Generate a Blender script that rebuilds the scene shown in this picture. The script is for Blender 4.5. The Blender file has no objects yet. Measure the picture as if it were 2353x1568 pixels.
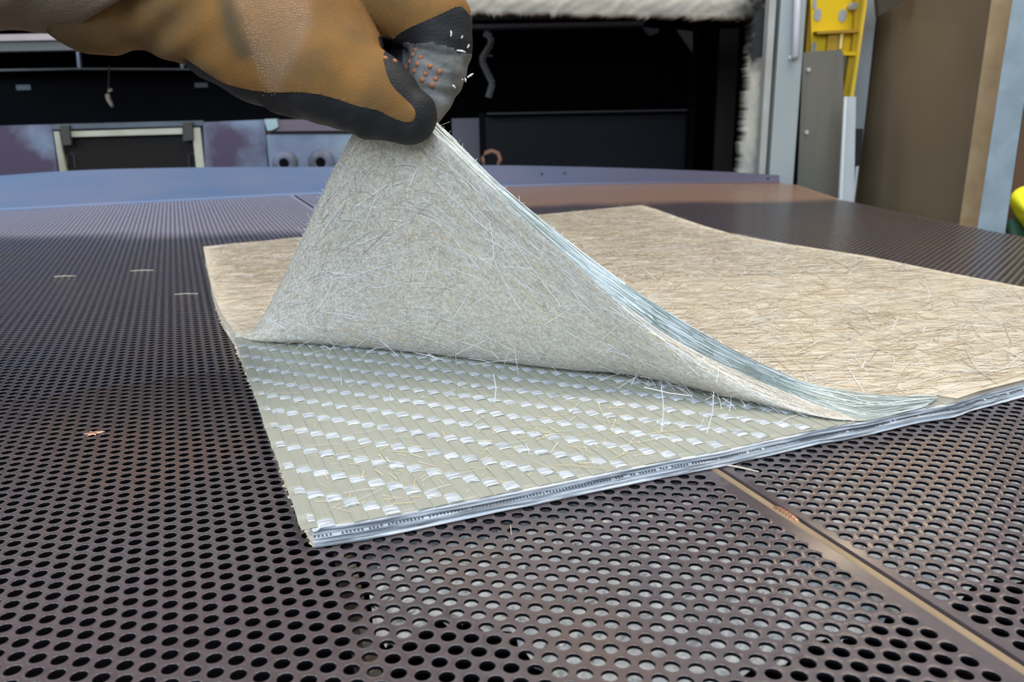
import bpy, bmesh, math, random
import numpy as np
from mathutils import Vector, Matrix
from mathutils.bvhtree import BVHTree

rng = np.random.default_rng(7)
random.seed(7)
SC = bpy.context.scene
COL = SC.collection

# ------------------------------------------------------------------ camera (all lengths in mm, scaled by S)
S = 0.001
F, PITCH, ROLL, H = 1883.98, 0.2764, -0.0191, 176.1
CX, CY = 1176.5, 784.0
_c, _s = math.cos(PITCH), math.sin(PITCH)
FW = np.array([0, _c, -_s]); _up = np.array([0, _s, _c]); _rt = np.array([1.0, 0, 0])
R2 = math.cos(ROLL) * _rt + math.sin(ROLL) * _up
U2 = -math.sin(ROLL) * _rt + math.cos(ROLL) * _up
CAM = np.array([0, 0, H])
cd = bpy.data.cameras.new('camera'); cam = bpy.data.objects.new('camera', cd); COL.objects.link(cam)
cam.matrix_world = Matrix(((R2[0], U2[0], -FW[0], 0), (R2[1], U2[1], -FW[1], 0), (R2[2], U2[2], -FW[2], H * S), (0, 0, 0, 1)))
cd.sensor_width = 36.0; cd.lens = 36.0 * F / 2353.0
cd.clip_start = 0.01; cd.clip_end = 60
cd.dof.use_dof = True; cd.dof.focus_distance = 0.44; cd.dof.aperture_fstop = 17
SC.camera = cam

# ------------------------------------------------------------------ world, lights, exposure
w = bpy.data.worlds.new('hall'); SC.world = w; w.use_nodes = True
wn = w.node_tree.nodes; wl = w.node_tree.links
bg = wn['Background']
tc = wn.new('ShaderNodeTexCoord'); sx = wn.new('ShaderNodeSeparateXYZ'); mr = wn.new('ShaderNodeMapRange')
cr = wn.new('ShaderNodeValToRGB')
wl.new(tc.outputs['Generated'], sx.inputs[0]); wl.new(sx.outputs['Z'], mr.inputs['Value'])
mr.inputs['From Min'].default_value = -0.3; mr.inputs['From Max'].default_value = 1.0
wl.new(mr.outputs[0], cr.inputs[0])
cr.color_ramp.elements[0].position = 0.0; cr.color_ramp.elements[0].color = (0.10, 0.095, 0.09, 1)
cr.color_ramp.elements[1].position = 1.0; cr.color_ramp.elements[1].color = (0.80, 0.84, 0.90, 1)
_e = cr.color_ramp.elements.new(0.3); _e.color = (0.30, 0.30, 0.31, 1)
wl.new(cr.outputs[0], bg.inputs['Color']); bg.inputs['Strength'].default_value = 0.75
def area(name, loc, target, sx_, sy_, energy, color):
    l = bpy.data.lights.new(name, 'AREA'); l.shape = 'RECTANGLE'; l.size = sx_; l.size_y = sy_
    l.energy = energy; l.color = color
    o = bpy.data.objects.new(name, l); COL.objects.link(o); o.location = loc
    d = Vector(target) - Vector(loc); o.rotation_euler = d.to_track_quat('-Z', 'Y').to_euler()
    return o
area('hall_gate_daylight', (-0.9, -3.0, 2.2), (0, 1.0, 0.1), 3.6, 2.4, 150, (0.70, 0.85, 1.0))
area('roof_light', (1.2, 0.6, 3.2), (0.2, 0.8, 0), 1.6, 2.4, 90, (1.0, 0.91, 0.78))
area('side_window', (-3.0, 0.2, 1.3), (-0.1, 0.5, 0.0), 1.8, 1.2, 30, (0.80, 0.90, 1.0))
def _mirror(x, y, zl):      # where the lamp seen mirrored in the table at that point hangs
    d = FW + (x - CX) / F * R2 - (y - CY) / F * U2; p = CAM + d * (-H / d[2]); return (p + d * [1, 1, -1] * (zl / -d[2])) * 0.001
_a, _b = Vector(_mirror(1650, 1370, 1900)), Vector(_mirror(2330, 1120, 1900))
_o = area('strip_lamp', (_a + _b) / 2, (_a + _b) / 2 - Vector((0, 0, 1)), (_b - _a).length, .05, 8, (1.0, 0.78, 0.5))
_o.rotation_euler = (0, 0, math.atan2(_b.y - _a.y, _b.x - _a.x))
SC.view_settings.view_transform = 'Standard'; SC.view_settings.look = 'None'
SC.view_settings.exposure = 0.0; SC.view_settings.gamma = 1.0; SC.view_settings.use_curve_mapping = False

# ------------------------------------------------------------------ helpers
def ray(x, y): return FW + (x - CX) / F * R2 - (y - CY) / F * U2
def at_z(x, y, z=0.0):
    d = ray(x, y); return CAM + d * ((z - H) / d[2])
def at_y(x, y, Y):
    d = ray(x, y); return CAM + d * (Y / d[1])
def at_d(x, y, D): return CAM + ray(x, y) * D
def prj(P):
    D = np.asarray(P) - CAM; z = D @ FW
    return CX + F * (D @ R2) / z, CY - F * (D @ U2) / z

def tag(o, label=None, cat=None, group=None, kind=None):
    if label: o['label'] = label
    if cat: o['category'] = cat
    if group: o['group'] = group
    if kind: o['kind'] = kind
    return o
def empty(name, loc, label=None, cat=None, group=None, kind=None):
    o = bpy.data.objects.new(name, None); COL.objects.link(o); o.location = Vector(loc) * S
    o.empty_display_size = 0.05
    return tag(o, label, cat, group, kind)
def link(name, me, mat=None, parent=None, smooth=False):
    o = bpy.data.objects.new(name, me); COL.objects.link(o)
    if mat is not None:
        for m in (mat if isinstance(mat, (list, tuple)) else [mat]): me.materials.append(m)
    if smooth:
        me.polygons.foreach_set('use_smooth', np.ones(len(me.polygons), dtype=bool))
    if parent is not None:
        o.parent = parent
        # vertices are world positions: undo the parents' plain translations
        t = Vector((0, 0, 0)); p = parent
        while p is not None: t += p.location; p = p.parent
        o.location = -t
    return o
def mesh_arr(name, V, loops, starts, totals, mids=None):
    me = bpy.data.meshes.new(name)
    me.vertices.add(len(V)); me.vertices.foreach_set('co', (np.asarray(V, dtype=np.float32) * S).ravel())
    me.loops.add(len(loops)); me.loops.foreach_set('vertex_index', np.asarray(loops, dtype=np.int32))
    me.polygons.add(len(starts)); me.polygons.foreach_set('loop_start', np.asarray(starts, dtype=np.int32))
    me.polygons.foreach_set('loop_total', np.asarray(totals, dtype=np.int32))
    if mids is not None: me.polygons.foreach_set('material_index', np.asarray(mids, dtype=np.int32))
    me.update(calc_edges=True); me.validate()
    return me
class MB:
    """collects faces (positions in mm) for ONE mesh object"""
    def __init__(s): s.v = []; s.f = []; s.m = []
    def add(s, V, Fs, mi=0):
        n = len(s.v); s.v += [tuple(map(float, p)) for p in V]
        for f in Fs: s.f.append([i + n for i in f]); s.m.append(mi)
    def box(s, c, size, mi=0, ax=None):
        c = np.array(c, float); hx = np.array(size, float) / 2
        A = np.eye(3) if ax is None else np.array(ax, float)
        V = [c + A[0] * (hx[0] * a) + A[1] * (hx[1] * b) + A[2] * (hx[2] * d) for d in (-1, 1) for b in (-1, 1) for a in (-1, 1)]
        s.add(V, [(0, 2, 3, 1), (4, 5, 7, 6), (0, 1, 5, 4), (2, 6, 7, 3), (0, 4, 6, 2), (1, 3, 7, 5)], mi)
    def box2(s, a, b, mi=0):
        a = np.minimum(a, b), np.maximum(a, b); s.box((a[0] + a[1]) / 2, a[1] - a[0], mi)
    def prism(s, P0, P1, mi=0):
        n = len(P0); s.add(list(P0) + list(P1), [tuple(range(n))[::-1], tuple(range(n, 2 * n))] + [(i, (i + 1) % n, n + (i + 1) % n, n + i) for i in range(n)], mi)
    def tube(s, P, r, n=8, mi=0, cap=True):
        P = [np.array(p, float) for p in P]; rr = r if hasattr(r, '__len__') else [r] * len(P)
        rings = []
        for k, p in enumerate(P):
            t = P[min(k + 1, len(P) - 1)] - P[max(k - 1, 0)]; t /= np.linalg.norm(t) + 1e-9
            a = np.array([0, 0, 1.0]) if abs(t[2]) < 0.9 else np.array([1.0, 0, 0])
            u = np.cross(t, a); u /= np.linalg.norm(u); vv = np.cross(t, u)
            rings.append([p + rr[k] * (math.cos(2 * math.pi * q / n) * u + math.sin(2 * math.pi * q / n) * vv) for q in range(n)])
        V = [x for R in rings for x in R]
        Fs = [(k * n + q, k * n + (q + 1) % n, (k + 1) * n + (q + 1) % n, (k + 1) * n + q) for k in range(len(P) - 1) for q in range(n)]
        if cap: Fs += [tuple(range(n))[::-1], tuple(range((len(P) - 1) * n, len(P) * n))]
        s.add(V, Fs, mi)
    def build(s, name, mat, parent=None, smooth=False, bevel=0):
        me = bpy.data.meshes.new(name); me.from_pydata([(x * S, y * S, z * S) for x, y, z in s.v], [], s.f)
        for p, m in zip(me.polygons, s.m): p.material_index = m
        me.update()
        bm = bmesh.new(); bm.from_mesh(me); bmesh.ops.recalc_face_normals(bm, faces=bm.faces)
        if bevel: bmesh.ops.bevel(bm, geom=bm.edges[:], offset=bevel * S, segments=2, affect='EDGES', profile=0.6)
        bm.to_mesh(me); bm.free()
        return link(name, me, mat, parent, smooth)

def mat(name, col, rough=0.5, metal=0.0, col2=None, scale=8.0, detail=4.0, stretch=None, bump=0.0, bscale=40.0, spec=0.5, coat=0.0,
        lo=0.35, hi=0.65, col3=None, coords='Object', rot=None, tex=None, nscale=None, attr=None, sheen=0.0, trans=0.0, rough2=None):
    m = bpy.data.materials.new(name); m.use_nodes = True; nt = m.node_tree; N = nt.nodes; L = nt.links
    b = N['Principled BSDF']
    b.inputs['Base Color'].default_value = (*col, 1); b.inputs['Roughness'].default_value = rough; b.inputs['Metallic'].default_value = metal
    b.inputs['Specular IOR Level'].default_value = spec; b.inputs['Coat Weight'].default_value = coat; b.inputs['Coat Roughness'].default_value = 0.12
    if sheen: b.inputs['Sheen Weight'].default_value = sheen
    t = N.new('ShaderNodeTexCoord'); mp = N.new('ShaderNodeMapping'); L.new(t.outputs[coords], mp.inputs[0])
    if stretch: mp.inputs['Scale'].default_value = stretch
    if rot: mp.inputs['Rotation'].default_value = rot
    if tex: mp.vector_type = 'TEXTURE'; mp.inputs['Rotation'].default_value = (0, 0, tex[0]); mp.inputs['Scale'].default_value = tex[1]
    src = None
    if col2 is not None:
        n = N.new('ShaderNodeTexNoise'); n.inputs['Scale'].default_value = scale; n.inputs['Detail'].default_value = detail
        L.new(mp.outputs[0], n.inputs['Vector'])
        r = N.new('ShaderNodeValToRGB'); L.new(n.outputs[0], r.inputs[0])
        r.color_ramp.elements[0].position = lo; r.color_ramp.elements[0].color = (*col, 1)
        r.color_ramp.elements[1].position = hi; r.color_ramp.elements[1].color = (*col2, 1)
        if col3 is not None:
            e = r.color_ramp.elements.new(min(0.98, hi + 0.12)); e.color = (*col3, 1)
        src = r.outputs[0]
        if rough2 is not None:
            q = N.new('ShaderNodeMapRange'); L.new(n.outputs[0], q.inputs[0]); q.inputs[1].default_value = lo; q.inputs[2].default_value = hi
            q.inputs[3].default_value = rough; q.inputs[4].default_value = rough2; L.new(q.outputs[0], b.inputs['Roughness'])
    if attr:
        a = N.new('ShaderNodeAttribute'); a.attribute_name = attr
        if src is None: src = a.outputs['Color']
        else:
            mx = N.new('ShaderNodeMix'); mx.data_type = 'RGBA'; mx.blend_type = 'MULTIPLY'; mx.inputs[0].default_value = 1.0
            L.new(src, mx.inputs[6]); L.new(a.outputs['Color'], mx.inputs[7]); src = mx.outputs[2]
    if src is not None: L.new(src, b.inputs['Base Color'])
    if bump:
        n2 = N.new('ShaderNodeTexNoise'); n2.inputs['Scale'].default_value = bscale; n2.inputs['Detail'].default_value = 3
        L.new(mp.outputs[0], n2.inputs['Vector'])
        bp = N.new('ShaderNodeBump'); bp.inputs['Strength'].default_value = bump; bp.inputs['Distance'].default_value = 0.001
        L.new(n2.outputs[0], bp.inputs['Height']); L.new(bp.outputs[0], b.inputs['Normal'])
    return m

def lerp(a, b, t): return np.asarray(a) * (1 - t) + np.asarray(b) * t
def polyline(P, ts):
    """points of polyline P (n,k) at normalised arc parameters ts"""
    P = np.asarray(P, float); d = np.r_[0, np.cumsum(np.linalg.norm(np.diff(P, axis=0), axis=1))]; d /= d[-1]
    return np.stack([np.interp(ts, d, P[:, k]) for k in range(P.shape[1])], -1)
def smoothline(P, n, it=2):
    """Chaikin-smoothed polyline resampled to n points, ends kept"""
    P = np.asarray(P, float)
    for _ in range(it):
        Q = np.empty((2 * len(P) - 2, P.shape[1])); Q[0::2] = .75 * P[:-1] + .25 * P[1:]; Q[1::2] = .25 * P[:-1] + .75 * P[1:]
        P = np.vstack([P[:1], Q, P[-1:]])
    return polyline(P, np.linspace(0, 1, n))

# ------------------------------------------------------------------ materials
M = {}
def plate_mat():
    m = mat('blued_perforated_steel', (0.060, 0.044, 0.046), rough=0.34, metal=0.0, spec=0.6, coat=.7)
    nt = m.node_tree; N = nt.nodes; L = nt.links; b = N['Principled BSDF']; t = N['Texture Coordinate']
    n = N.new('ShaderNodeTexNoise'); n.inputs['Scale'].default_value = 6.0; n.inputs['Detail'].default_value = 5; L.new(t.outputs['Object'], n.inputs[0])
    r = N.new('ShaderNodeValToRGB'); L.new(n.outputs[0], r.inputs[0])
    els = r.color_ramp.elements
    els[0].position = .30; els[0].color = (0.098, 0.070, 0.075, 1)
    els[1].position = .72; els[1].color = (0.128, 0.078, 0.056, 1)
    e = els.new(.5); e.color = (0.094, 0.074, 0.078, 1)
    n2 = N.new('ShaderNodeTexNoise'); n2.inputs['Scale'].default_value = 140.0; n2.inputs['Detail'].default_value = 4; L.new(t.outputs['Object'], n2.inputs[0])
    mx = N.new('ShaderNodeMix'); mx.data_type = 'RGBA'; mx.blend_type = 'OVERLAY'; mx.inputs[0].default_value = .35
    L.new(r.outputs[0], mx.inputs[6]); L.new(n2.outputs[0], mx.inputs[7]); xyz = N.new('ShaderNodeSeparateXYZ'); L.new(t.outputs['Object'], xyz.inputs[0])
    def ramp01(sock, a, b_):
        g = N.new('ShaderNodeMapRange'); g.interpolation_type = 'SMOOTHSTEP'; L.new(sock, g.inputs[0]); g.inputs[1].default_value = a; g.inputs[2].default_value = b_; return g.outputs[0]
    def mul(a, b_):
        g = N.new('ShaderNodeMath'); g.operation = 'MULTIPLY'; L.new(a, g.inputs[0]); L.new(b_, g.inputs[1]); return g.outputs[0]
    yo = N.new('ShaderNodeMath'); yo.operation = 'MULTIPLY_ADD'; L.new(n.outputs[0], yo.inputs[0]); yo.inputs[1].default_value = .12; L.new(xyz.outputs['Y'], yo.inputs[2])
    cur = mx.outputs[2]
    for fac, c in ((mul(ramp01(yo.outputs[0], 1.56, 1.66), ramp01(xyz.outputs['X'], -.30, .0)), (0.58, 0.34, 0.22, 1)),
                   (mul(ramp01(yo.outputs[0], 1.26, 1.36), ramp01(xyz.outputs['X'], -.05, -.30)), (0.50, 0.44, 0.52, 1))):  # lilac zone: the flange's reflection put into the plate colour, along with heat tint
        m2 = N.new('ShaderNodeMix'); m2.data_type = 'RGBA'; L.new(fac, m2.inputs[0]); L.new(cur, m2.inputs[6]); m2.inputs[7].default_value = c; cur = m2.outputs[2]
    L.new(cur, b.inputs['Base Color'])
    q = N.new('ShaderNodeMapRange'); L.new(n2.outputs[0], q.inputs[0]); q.inputs[3].default_value = .16; q.inputs[4].default_value = .30
    L.new(q.outputs[0], b.inputs['Roughness'])
    return m
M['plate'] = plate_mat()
M['black'] = mat('soot_shade_black', (0.003, 0.003, 0.005), rough=.8, spec=.08)
M['dark'] = mat('dark_scaled_steel', (0.012, 0.012, 0.016), rough=.5, spec=.4, col2=(0.022, 0.02, 0.02), scale=5)
def flange_mat():
    m = mat('heat_blued_flange', (0.15, 0.23, 0.38), rough=.42, metal=.2, col2=(0.22, 0.25, 0.37), scale=5, stretch=(1, 1, 4), lo=.35, hi=.7)
    nt = m.node_tree; N = nt.nodes; L = nt.links; b = N['Principled BSDF']; src = b.inputs['Base Color'].links[0].from_socket
    x = N.new('ShaderNodeSeparateXYZ'); L.new(N['Texture Coordinate'].outputs['Object'], x.inputs[0])
    q = N.new('ShaderNodeMapRange'); L.new(x.outputs['X'], q.inputs[0]); q.inputs[1].default_value = -.35; q.inputs[2].default_value = .45
    mx = N.new('ShaderNodeMix'); mx.data_type = 'RGBA'; L.new(q.outputs[0], mx.inputs[0]); L.new(src, mx.inputs[6]); mx.inputs[7].default_value = (0.075, 0.062, 0.10, 1)
    L.new(mx.outputs[2], b.inputs['Base Color']); return m
M['flange'] = flange_mat()
M['strip'] = mat('tan_edge_strip', (0.36, 0.26, 0.16), rough=.5, metal=.2, col2=(0.30, 0.21, 0.13), scale=30)
M['weld'] = mat('copper_weld_bead', (0.35, 0.17, 0.10), rough=.35, metal=.6, col2=(0.5, 0.26, 0.16), scale=120)
M['glass_white'] = mat('glass_fibre_edge', (0.80, 0.84, 0.88), rough=.42, col2=(0.26, 0.29, 0.33), scale=800, detail=5, tex=(.392, (24, 24, 1)), lo=.46, hi=.60, bump=.8, bscale=1000)
M['fuzz'] = mat('fibre_fuzz', (0.62, 0.50, 0.36), rough=.8, col2=(0.72, 0.64, 0.52), scale=200, bump=.8, bscale=500)
M['warp'] = mat('roving_warp', (0.36, 0.365, 0.305), rough=.36, col2=(0.395, 0.395, 0.33), scale=900, tex=(.392, (1, 20, 1)), bump=.12, bscale=1200, spec=.6)
M['weft'] = mat('roving_weft', (0.76, 0.82, 0.90), rough=.30, col2=(0.36, 0.39, 0.42), scale=800, detail=5, tex=(.392, (12, 1, 1)), lo=.40, hi=.60, bump=.6, bscale=1300, spec=.9)  # whiter than the warp: the weft's sky sheen is put into the colour
M['mat_top'] = mat('chopped_mat_top', (0.61, 0.52, 0.39), rough=.5, col2=(0.75, 0.67, 0.54), scale=70, detail=6, lo=.36, hi=.64, bump=.6, bscale=160)
M['mat_under'] = mat('chopped_mat_under', (0.47, 0.43, 0.355), rough=.45, col2=(0.71, 0.66, 0.57), scale=520, detail=8, lo=.34, hi=.64, bump=.6, bscale=300)
M['edge_teal'] = mat('greenish_glass_edge', (0.22, 0.265, 0.235), rough=.35, col2=(0.34, 0.395, 0.365), scale=40, detail=6, lo=.40, hi=.62, bump=.4, bscale=200, spec=.8)
M['edge_shine'] = mat('shiny_glass_roving', (0.26, 0.31, 0.295), rough=.32, col2=(0.52, 0.59, 0.60), scale=80, detail=6, lo=.4, hi=.6, bump=.5, bscale=220, spec=.8)
M['edge_dark'] = mat('dark_cut_edge', (0.20, 0.18, 0.16), rough=.5, col2=(0.6, 0.6, 0.58), scale=140, lo=.58, hi=.66)
M['strand'] = mat('glass_strand', (1, 1, 1), rough=.22, attr='tint', spec=1.0)
M['fleece'] = mat('white_fleece', (0.90, 0.92, 0.94), rough=.55, col2=(0.30, 0.30, 0.28), scale=260, detail=3, tex=(.6, (3.2, 1, 1)), lo=.56, hi=.70, bump=1.0, bscale=300)  # dark streaks: shade of the creases put into the colour

# ------------------------------------------------------------------ setting
mb = MB(); mb.box((0, 1500, -905), (9000, 9000, 10)); fl = mb.build('floor', mat('concrete_floor', (0.16, 0.155, 0.15), rough=.8, col2=(0.22, 0.21, 0.20), scale=3)); tag(fl, kind='structure')
mb = MB(); mb.box((0, 4005, 600), (9000, 10, 3000)); wb = mb.build('wall_back', mat('hall_wall', (0.22, 0.20, 0.18), rough=.9, col2=(0.26, 0.24, 0.21), scale=2)); tag(wb, kind='structure')

# ------------------------------------------------------------------ perforated table
TABLE = empty('perforated_table', (0, 1000, -900), 'large heat-browned steel work table with a round-hole perforated top under the fibreglass mat', 'table')
PT = 8.0
TH = -0.1471
LA = np.array([math.cos(TH), math.sin(TH)]) * PT
LB = np.array([math.cos(TH + 2 * math.pi / 3), math.sin(TH + 2 * math.pi / 3)]) * PT
O1 = np.array([-21.3149, 29.9856]) * PT
bd = LB / PT; an = np.array([bd[1], -bd[0]])            # seam direction and the normal towards the right plate
if an @ LA < 0: an = -an
# seam lines from the photograph
seamL = np.mean([(at_z(x, y)[:2]) @ an for x, y in ((1818, 1205), (1961, 1294), (2208, 1453))])
seamR = np.mean([(at_z(x, y)[:2]) @ an for x, y in ((1853, 1205), (2208, 1422))])
O2 = at_z(2046.5, 1296)[:2]
# mat footprint (used for leaving the hidden cells plain)
c0 = at_z(716, 1216, 9.5)[:2]
E1 = np.array([.924, .382]); E1 /= np.linalg.norm(E1); E2 = np.array([-E1[1], E1[0]])

ring6 = [math.radians(30 + 60 * k) for k in range(6)]
bang = math.atan2(bd[1], bd[0])
HEX = np.array([[math.cos(bang + a), math.sin(bang + a)] for a in ring6]) * (PT / math.sqrt(3))

def clip_half(poly, n, d):      # keep points with p.n <= d
    out = []
    for i in range(len(poly)):
        a, b = poly[i], poly[(i + 1) % len(poly)]; da, db = a @ n - d, b @ n - d
        if da <= 0: out.append(a)
        if (da < 0 < db) or (db < 0 < da): out.append(a + (b - a) * (da / (da - db)))
    return out
def halfplanes(poly):
    c = np.mean(poly, axis=0); hs = []
    for i in range(len(poly)):
        a, b = np.array(poly[i]), np.array(poly[(i + 1) % len(poly)]); t = b - a; n = np.array([t[1], -t[0]]); n /= np.linalg.norm(n)
        d = a @ n
        if c @ n > d: n, d = -n, -d
        hs.append((n, d))
    return hs

def perforate(name, origin, regions, mat_, blocked, inner=()):
    """regions: convex polygons that tile the plate; blocked(XY)->bool array of cells left plain"""
    allp = np.vstack([np.array(r) for r in regions]); lo = allp.min(0) - 20; hi = allp.max(0) + 20
    B = np.linalg.inv(np.stack([LA, LB], 1)); cor = np.array([[lo[0], lo[1]], [hi[0], lo[1]], [lo[0], hi[1]], [hi[0], hi[1]]]) - origin
    ij = cor @ B.T; i0, j0 = np.floor(ij.min(0)).astype(int); i1, j1 = np.ceil(ij.max(0)).astype(int)
    I, J = np.meshgrid(np.arange(i0, i1 + 1), np.arange(j0, j1 + 1)); I = I.ravel(); J = J.ravel()
    XY = origin + I[:, None] * LA + J[:, None] * LB
    inside = np.zeros(len(XY), bool); V = []; Fs = []
    hv = []; hf = []; ht = []
    base = 0
    edge_cells = []
    for R in regions:
        hs = halfplanes(R)
        hx = [(n, d + (12 if abs(abs(n[1]) - 1) < 1e-6 and any(abs(abs(d) - y) < 1e-3 for y in inner) else 0)) for n, d in hs]
        inside |= np.max([XY @ n - d for n, d in hx], axis=0) < -4.7
    for R in regions:
        hs = halfplanes(R); dist = np.max([XY @ n - d for n, d in hs], axis=0)
        near = ~inside & (dist >= -4.7) & (dist < 4.7)
        for k in np.where(near)[0]:
            poly = list(XY[k] + HEX)
            for n, d in hs:
                poly = clip_half(poly, n, d)
                if len(poly) < 3: break
            if len(poly) >= 3: edge_cells.append(poly)
    # cells inside, but cut into two regions by an inner border, are covered by their clipped halves
    X = XY[inside]; P3 = np.c_[X, np.zeros(len(X))]
    px, py = prj(P3); dist = np.linalg.norm(P3 - CAM, axis=1)
    vis = (px > -60) & (px < 2413) & (py > 300) & (py < 1640) & ~blocked(X)
    verts = []; loops = []; totals = []; mids = []
    nb = 0
    def emit(Vk, Fk, wall_from=10**9):
        """Vk (n, m, 3) vertices of n cells, Fk list of faces on the m local vertices"""
        nonlocal nb
        n, m, _ = Vk.shape
        if n == 0: return
        verts.append(Vk.reshape(-1, 3)); off = (nb + np.arange(n) * m)[:, None]
        for ln in sorted(set(len(f) for f in Fk)):
            A = np.array([f for f in Fk if len(f) == ln])
            loops.append((off[:, None] + A[None]).reshape(-1)); totals.append(np.full(n * len(A), ln))
            mids.append(np.tile((A.min(1) >= wall_from).astype(int), n))
        nb += n * m
    plain = X[~vis]
    plain_m = (~vis) & blocked(X); plain = X[plain_m]
    emit(np.concatenate([plain[:, None] + HEX[None], np.zeros((len(plain), 6, 1))], 2), [tuple(range(6))])
    def cells(sel, N, chamfer, wall):
        Xs = X[sel]; ang = bang + math.radians(30) + 2 * math.pi * np.arange(N) / N
        cir = np.stack([np.cos(ang), np.sin(ang)], 1)
        parts = [np.concatenate([Xs[:, None] + HEX[None], np.zeros((len(Xs), 6, 1))], 2)]
        rr = [(3.16, 0.0), (2.98, 0.045), (2.82, -0.03), (2.72, -0.22)] if chamfer else [(2.78, 0.0)]
        rr.append((2.72, -wall))
        for r, z in rr: parts.append(np.concatenate([Xs[:, None] + cir[None] * r, np.full((len(Xs), N, 1), z)], 2))
        Fk = []; q = N // 6
        for k in range(6):
            k2 = (k + 1) % 6; ins = [6 + (k * q + t) % N for t in range(q + 1)]
            if q == 1: Fk.append((k, k2, ins[1], ins[0]))
            else:
                h = q // 2
                for t in range(h): Fk.append((k, ins[t + 1], ins[t]))
                Fk.append((k, k2, ins[h]))
                for t in range(h, q): Fk.append((k2, ins[t + 1], ins[t]))
        for l in range(len(rr) - 1):
            a, b = 6 + l * N, 6 + (l + 1) * N
            for t in range(N): Fk.append((a + t, a + (t + 1) % N, b + (t + 1) % N, b + t))
        emit(np.concatenate(parts, 1), Fk, 6 + (len(rr) - 2) * N)
    cells(vis & (dist < 420), 24, True, 1.45)
    cells(vis & (dist >= 420) & (dist < 620), 18, True, 1.45)
    cells(vis & (dist >= 620) & (dist < 900), 12, False, 1.4)
    cells((vis & (dist >= 900)) | ((~vis) & ~plain_m), 6, False, 1.4)
    for poly in edge_cells:
        n = len(poly); verts.append(np.c_[np.array(poly), np.zeros(n)]); loops.append(np.arange(nb, nb + n)); totals.append(np.array([n])); mids.append(np.zeros(1, int)); nb += n
    for R in regions:     # rim of the sheet
        R = np.array(R); n = len(R)
        verts.append(np.vstack([np.c_[R, np.zeros(n)], np.c_[R, np.full(n, -1.9)]]))
        for k in range(n):
            if abs(R[k][1] - R[(k + 1) % n][1]) < 1e-6 and any(abs(R[k][1] - y) < 1e-3 for y in inner): continue
            loops.append(np.array([nb + k, nb + n + k, nb + n + (k + 1) % n, nb + (k + 1) % n])); totals.append(np.array([4])); mids.append(np.zeros(1, int))
        nb += 2 * n
    totals = np.concatenate(totals); starts = np.r_[0, np.cumsum(totals)[:-1]]
    me = mesh_arr(name, np.vstack(verts), np.concatenate(loops), starts, totals, np.concatenate(mids))
    return link(name, me, [mat_, M['black']], TABLE)  # second slot is the hole walls, their shade put into the colour

mat_poly = None
def under_mat(X):
    q = X - c0; u = q @ E1; v = q @ E2
    return (u > 14) & (v > 14) & (u < 700) & (v < 790)
def seam_pt(d, s): return an * d + bd * s
sf = (seam_pt(seamL, 0)[1], )
def seam_at_Y(d, Y):
    p = an * d; return p + bd * ((Y - p[1]) / bd[1])
backL = [(-1010.8, 1641.1), (-429.8, 1867.5), (-7.9, 1950.6)]
sLb = seam_at_Y(seamL, 1790); sRb = seam_at_Y(seamR, 1790)
# where the seam meets the back edge
tb = (sLb[0] + 1010.8) / (1010.8 - 429.8)
def back_y(x): return np.interp(x, [-1010.8, -429.8, -7.9, 245.7, 485, 624.2, 643], [1641.1, 1867.5, 1950.6, 1976.8, 1948.1, 1917.5, 1857.4])
def seam_back(d):
    Y = 1800.0
    for _ in range(40):
        p = seam_at_Y(d, Y); Y = .5 * Y + .5 * back_y(p[0])
    return seam_at_Y(d, Y)
sLb = seam_back(seamL); sRb = seam_back(seamR)
YF = 120.0
LEFT = [[tuple(seam_at_Y(seamL, YF)), tuple(sLb), (-1010.8, 1641.1), (-1080, 1560), (-1080, YF)]]
sR = seam_at_Y(seamR, YF)
yA, yB = 1558.7, 1269.0
def seg(pa, pb, Y): t = (Y - pa[1]) / (pb[1] - pa[1]); return (pa[0] + (pb[0] - pa[0]) * t, Y)
RIGHT = [[tuple(sR), tuple(seam_at_Y(seamR, yB)), (650.4, yB), (679.9, 1077.7), (760, 420), (760, YF)],
         [tuple(seam_at_Y(seamR, yB)), tuple(seam_at_Y(seamR, yA)), (623.9, yA), (650.4, yB)],
         [tuple(seam_at_Y(seamR, yA)), tuple(sRb), (-429.8, 1867.5), (-7.9, 1950.6), (245.7, 1976.8), (485, 1948.1), (624.2, 1917.5), (643, 1857.4), (623.9, yA)]]
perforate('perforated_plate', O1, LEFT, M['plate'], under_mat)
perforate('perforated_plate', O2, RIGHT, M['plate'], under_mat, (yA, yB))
# tan strip in the seam, weld bead across it
mb = MB()
a, b = seam_at_Y(seamL, YF), seam_at_Y(seamL, 900); t = bd
pa = [np.r_[a + an * .1, -3], np.r_[a + an * 4.1, -3], np.r_[a + an * 4.1, -.5], np.r_[a + an * 3.4, .25], np.r_[a + an * .8, .25], np.r_[a + an * .1, -.3]]
pb = [p + np.r_[b - a, 0] for p in pa]
mb.prism(pa, pb); mb.build('seam_strip', M['strip'], TABLE)
w0, w1 = at_z(1775, 1163)[:2], at_z(1838, 1202)[:2]
n = 26; mb = MB(); P = []; r = []
for k in range(n):
    tt = k / (n - 1); P.append(np.r_[lerp(w0, w1, tt), -.5]); r.append((2.0 + .3 * math.sin(k * 2.1)) * min(1, .35 + 3 * min(tt, 1 - tt)))
mb.tube(P, r, 10); wo = mb.build('weld_bead', M['weld'], TABLE, smooth=True); wo['label'] = 'coppery weld bead bridging the seam'
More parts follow.
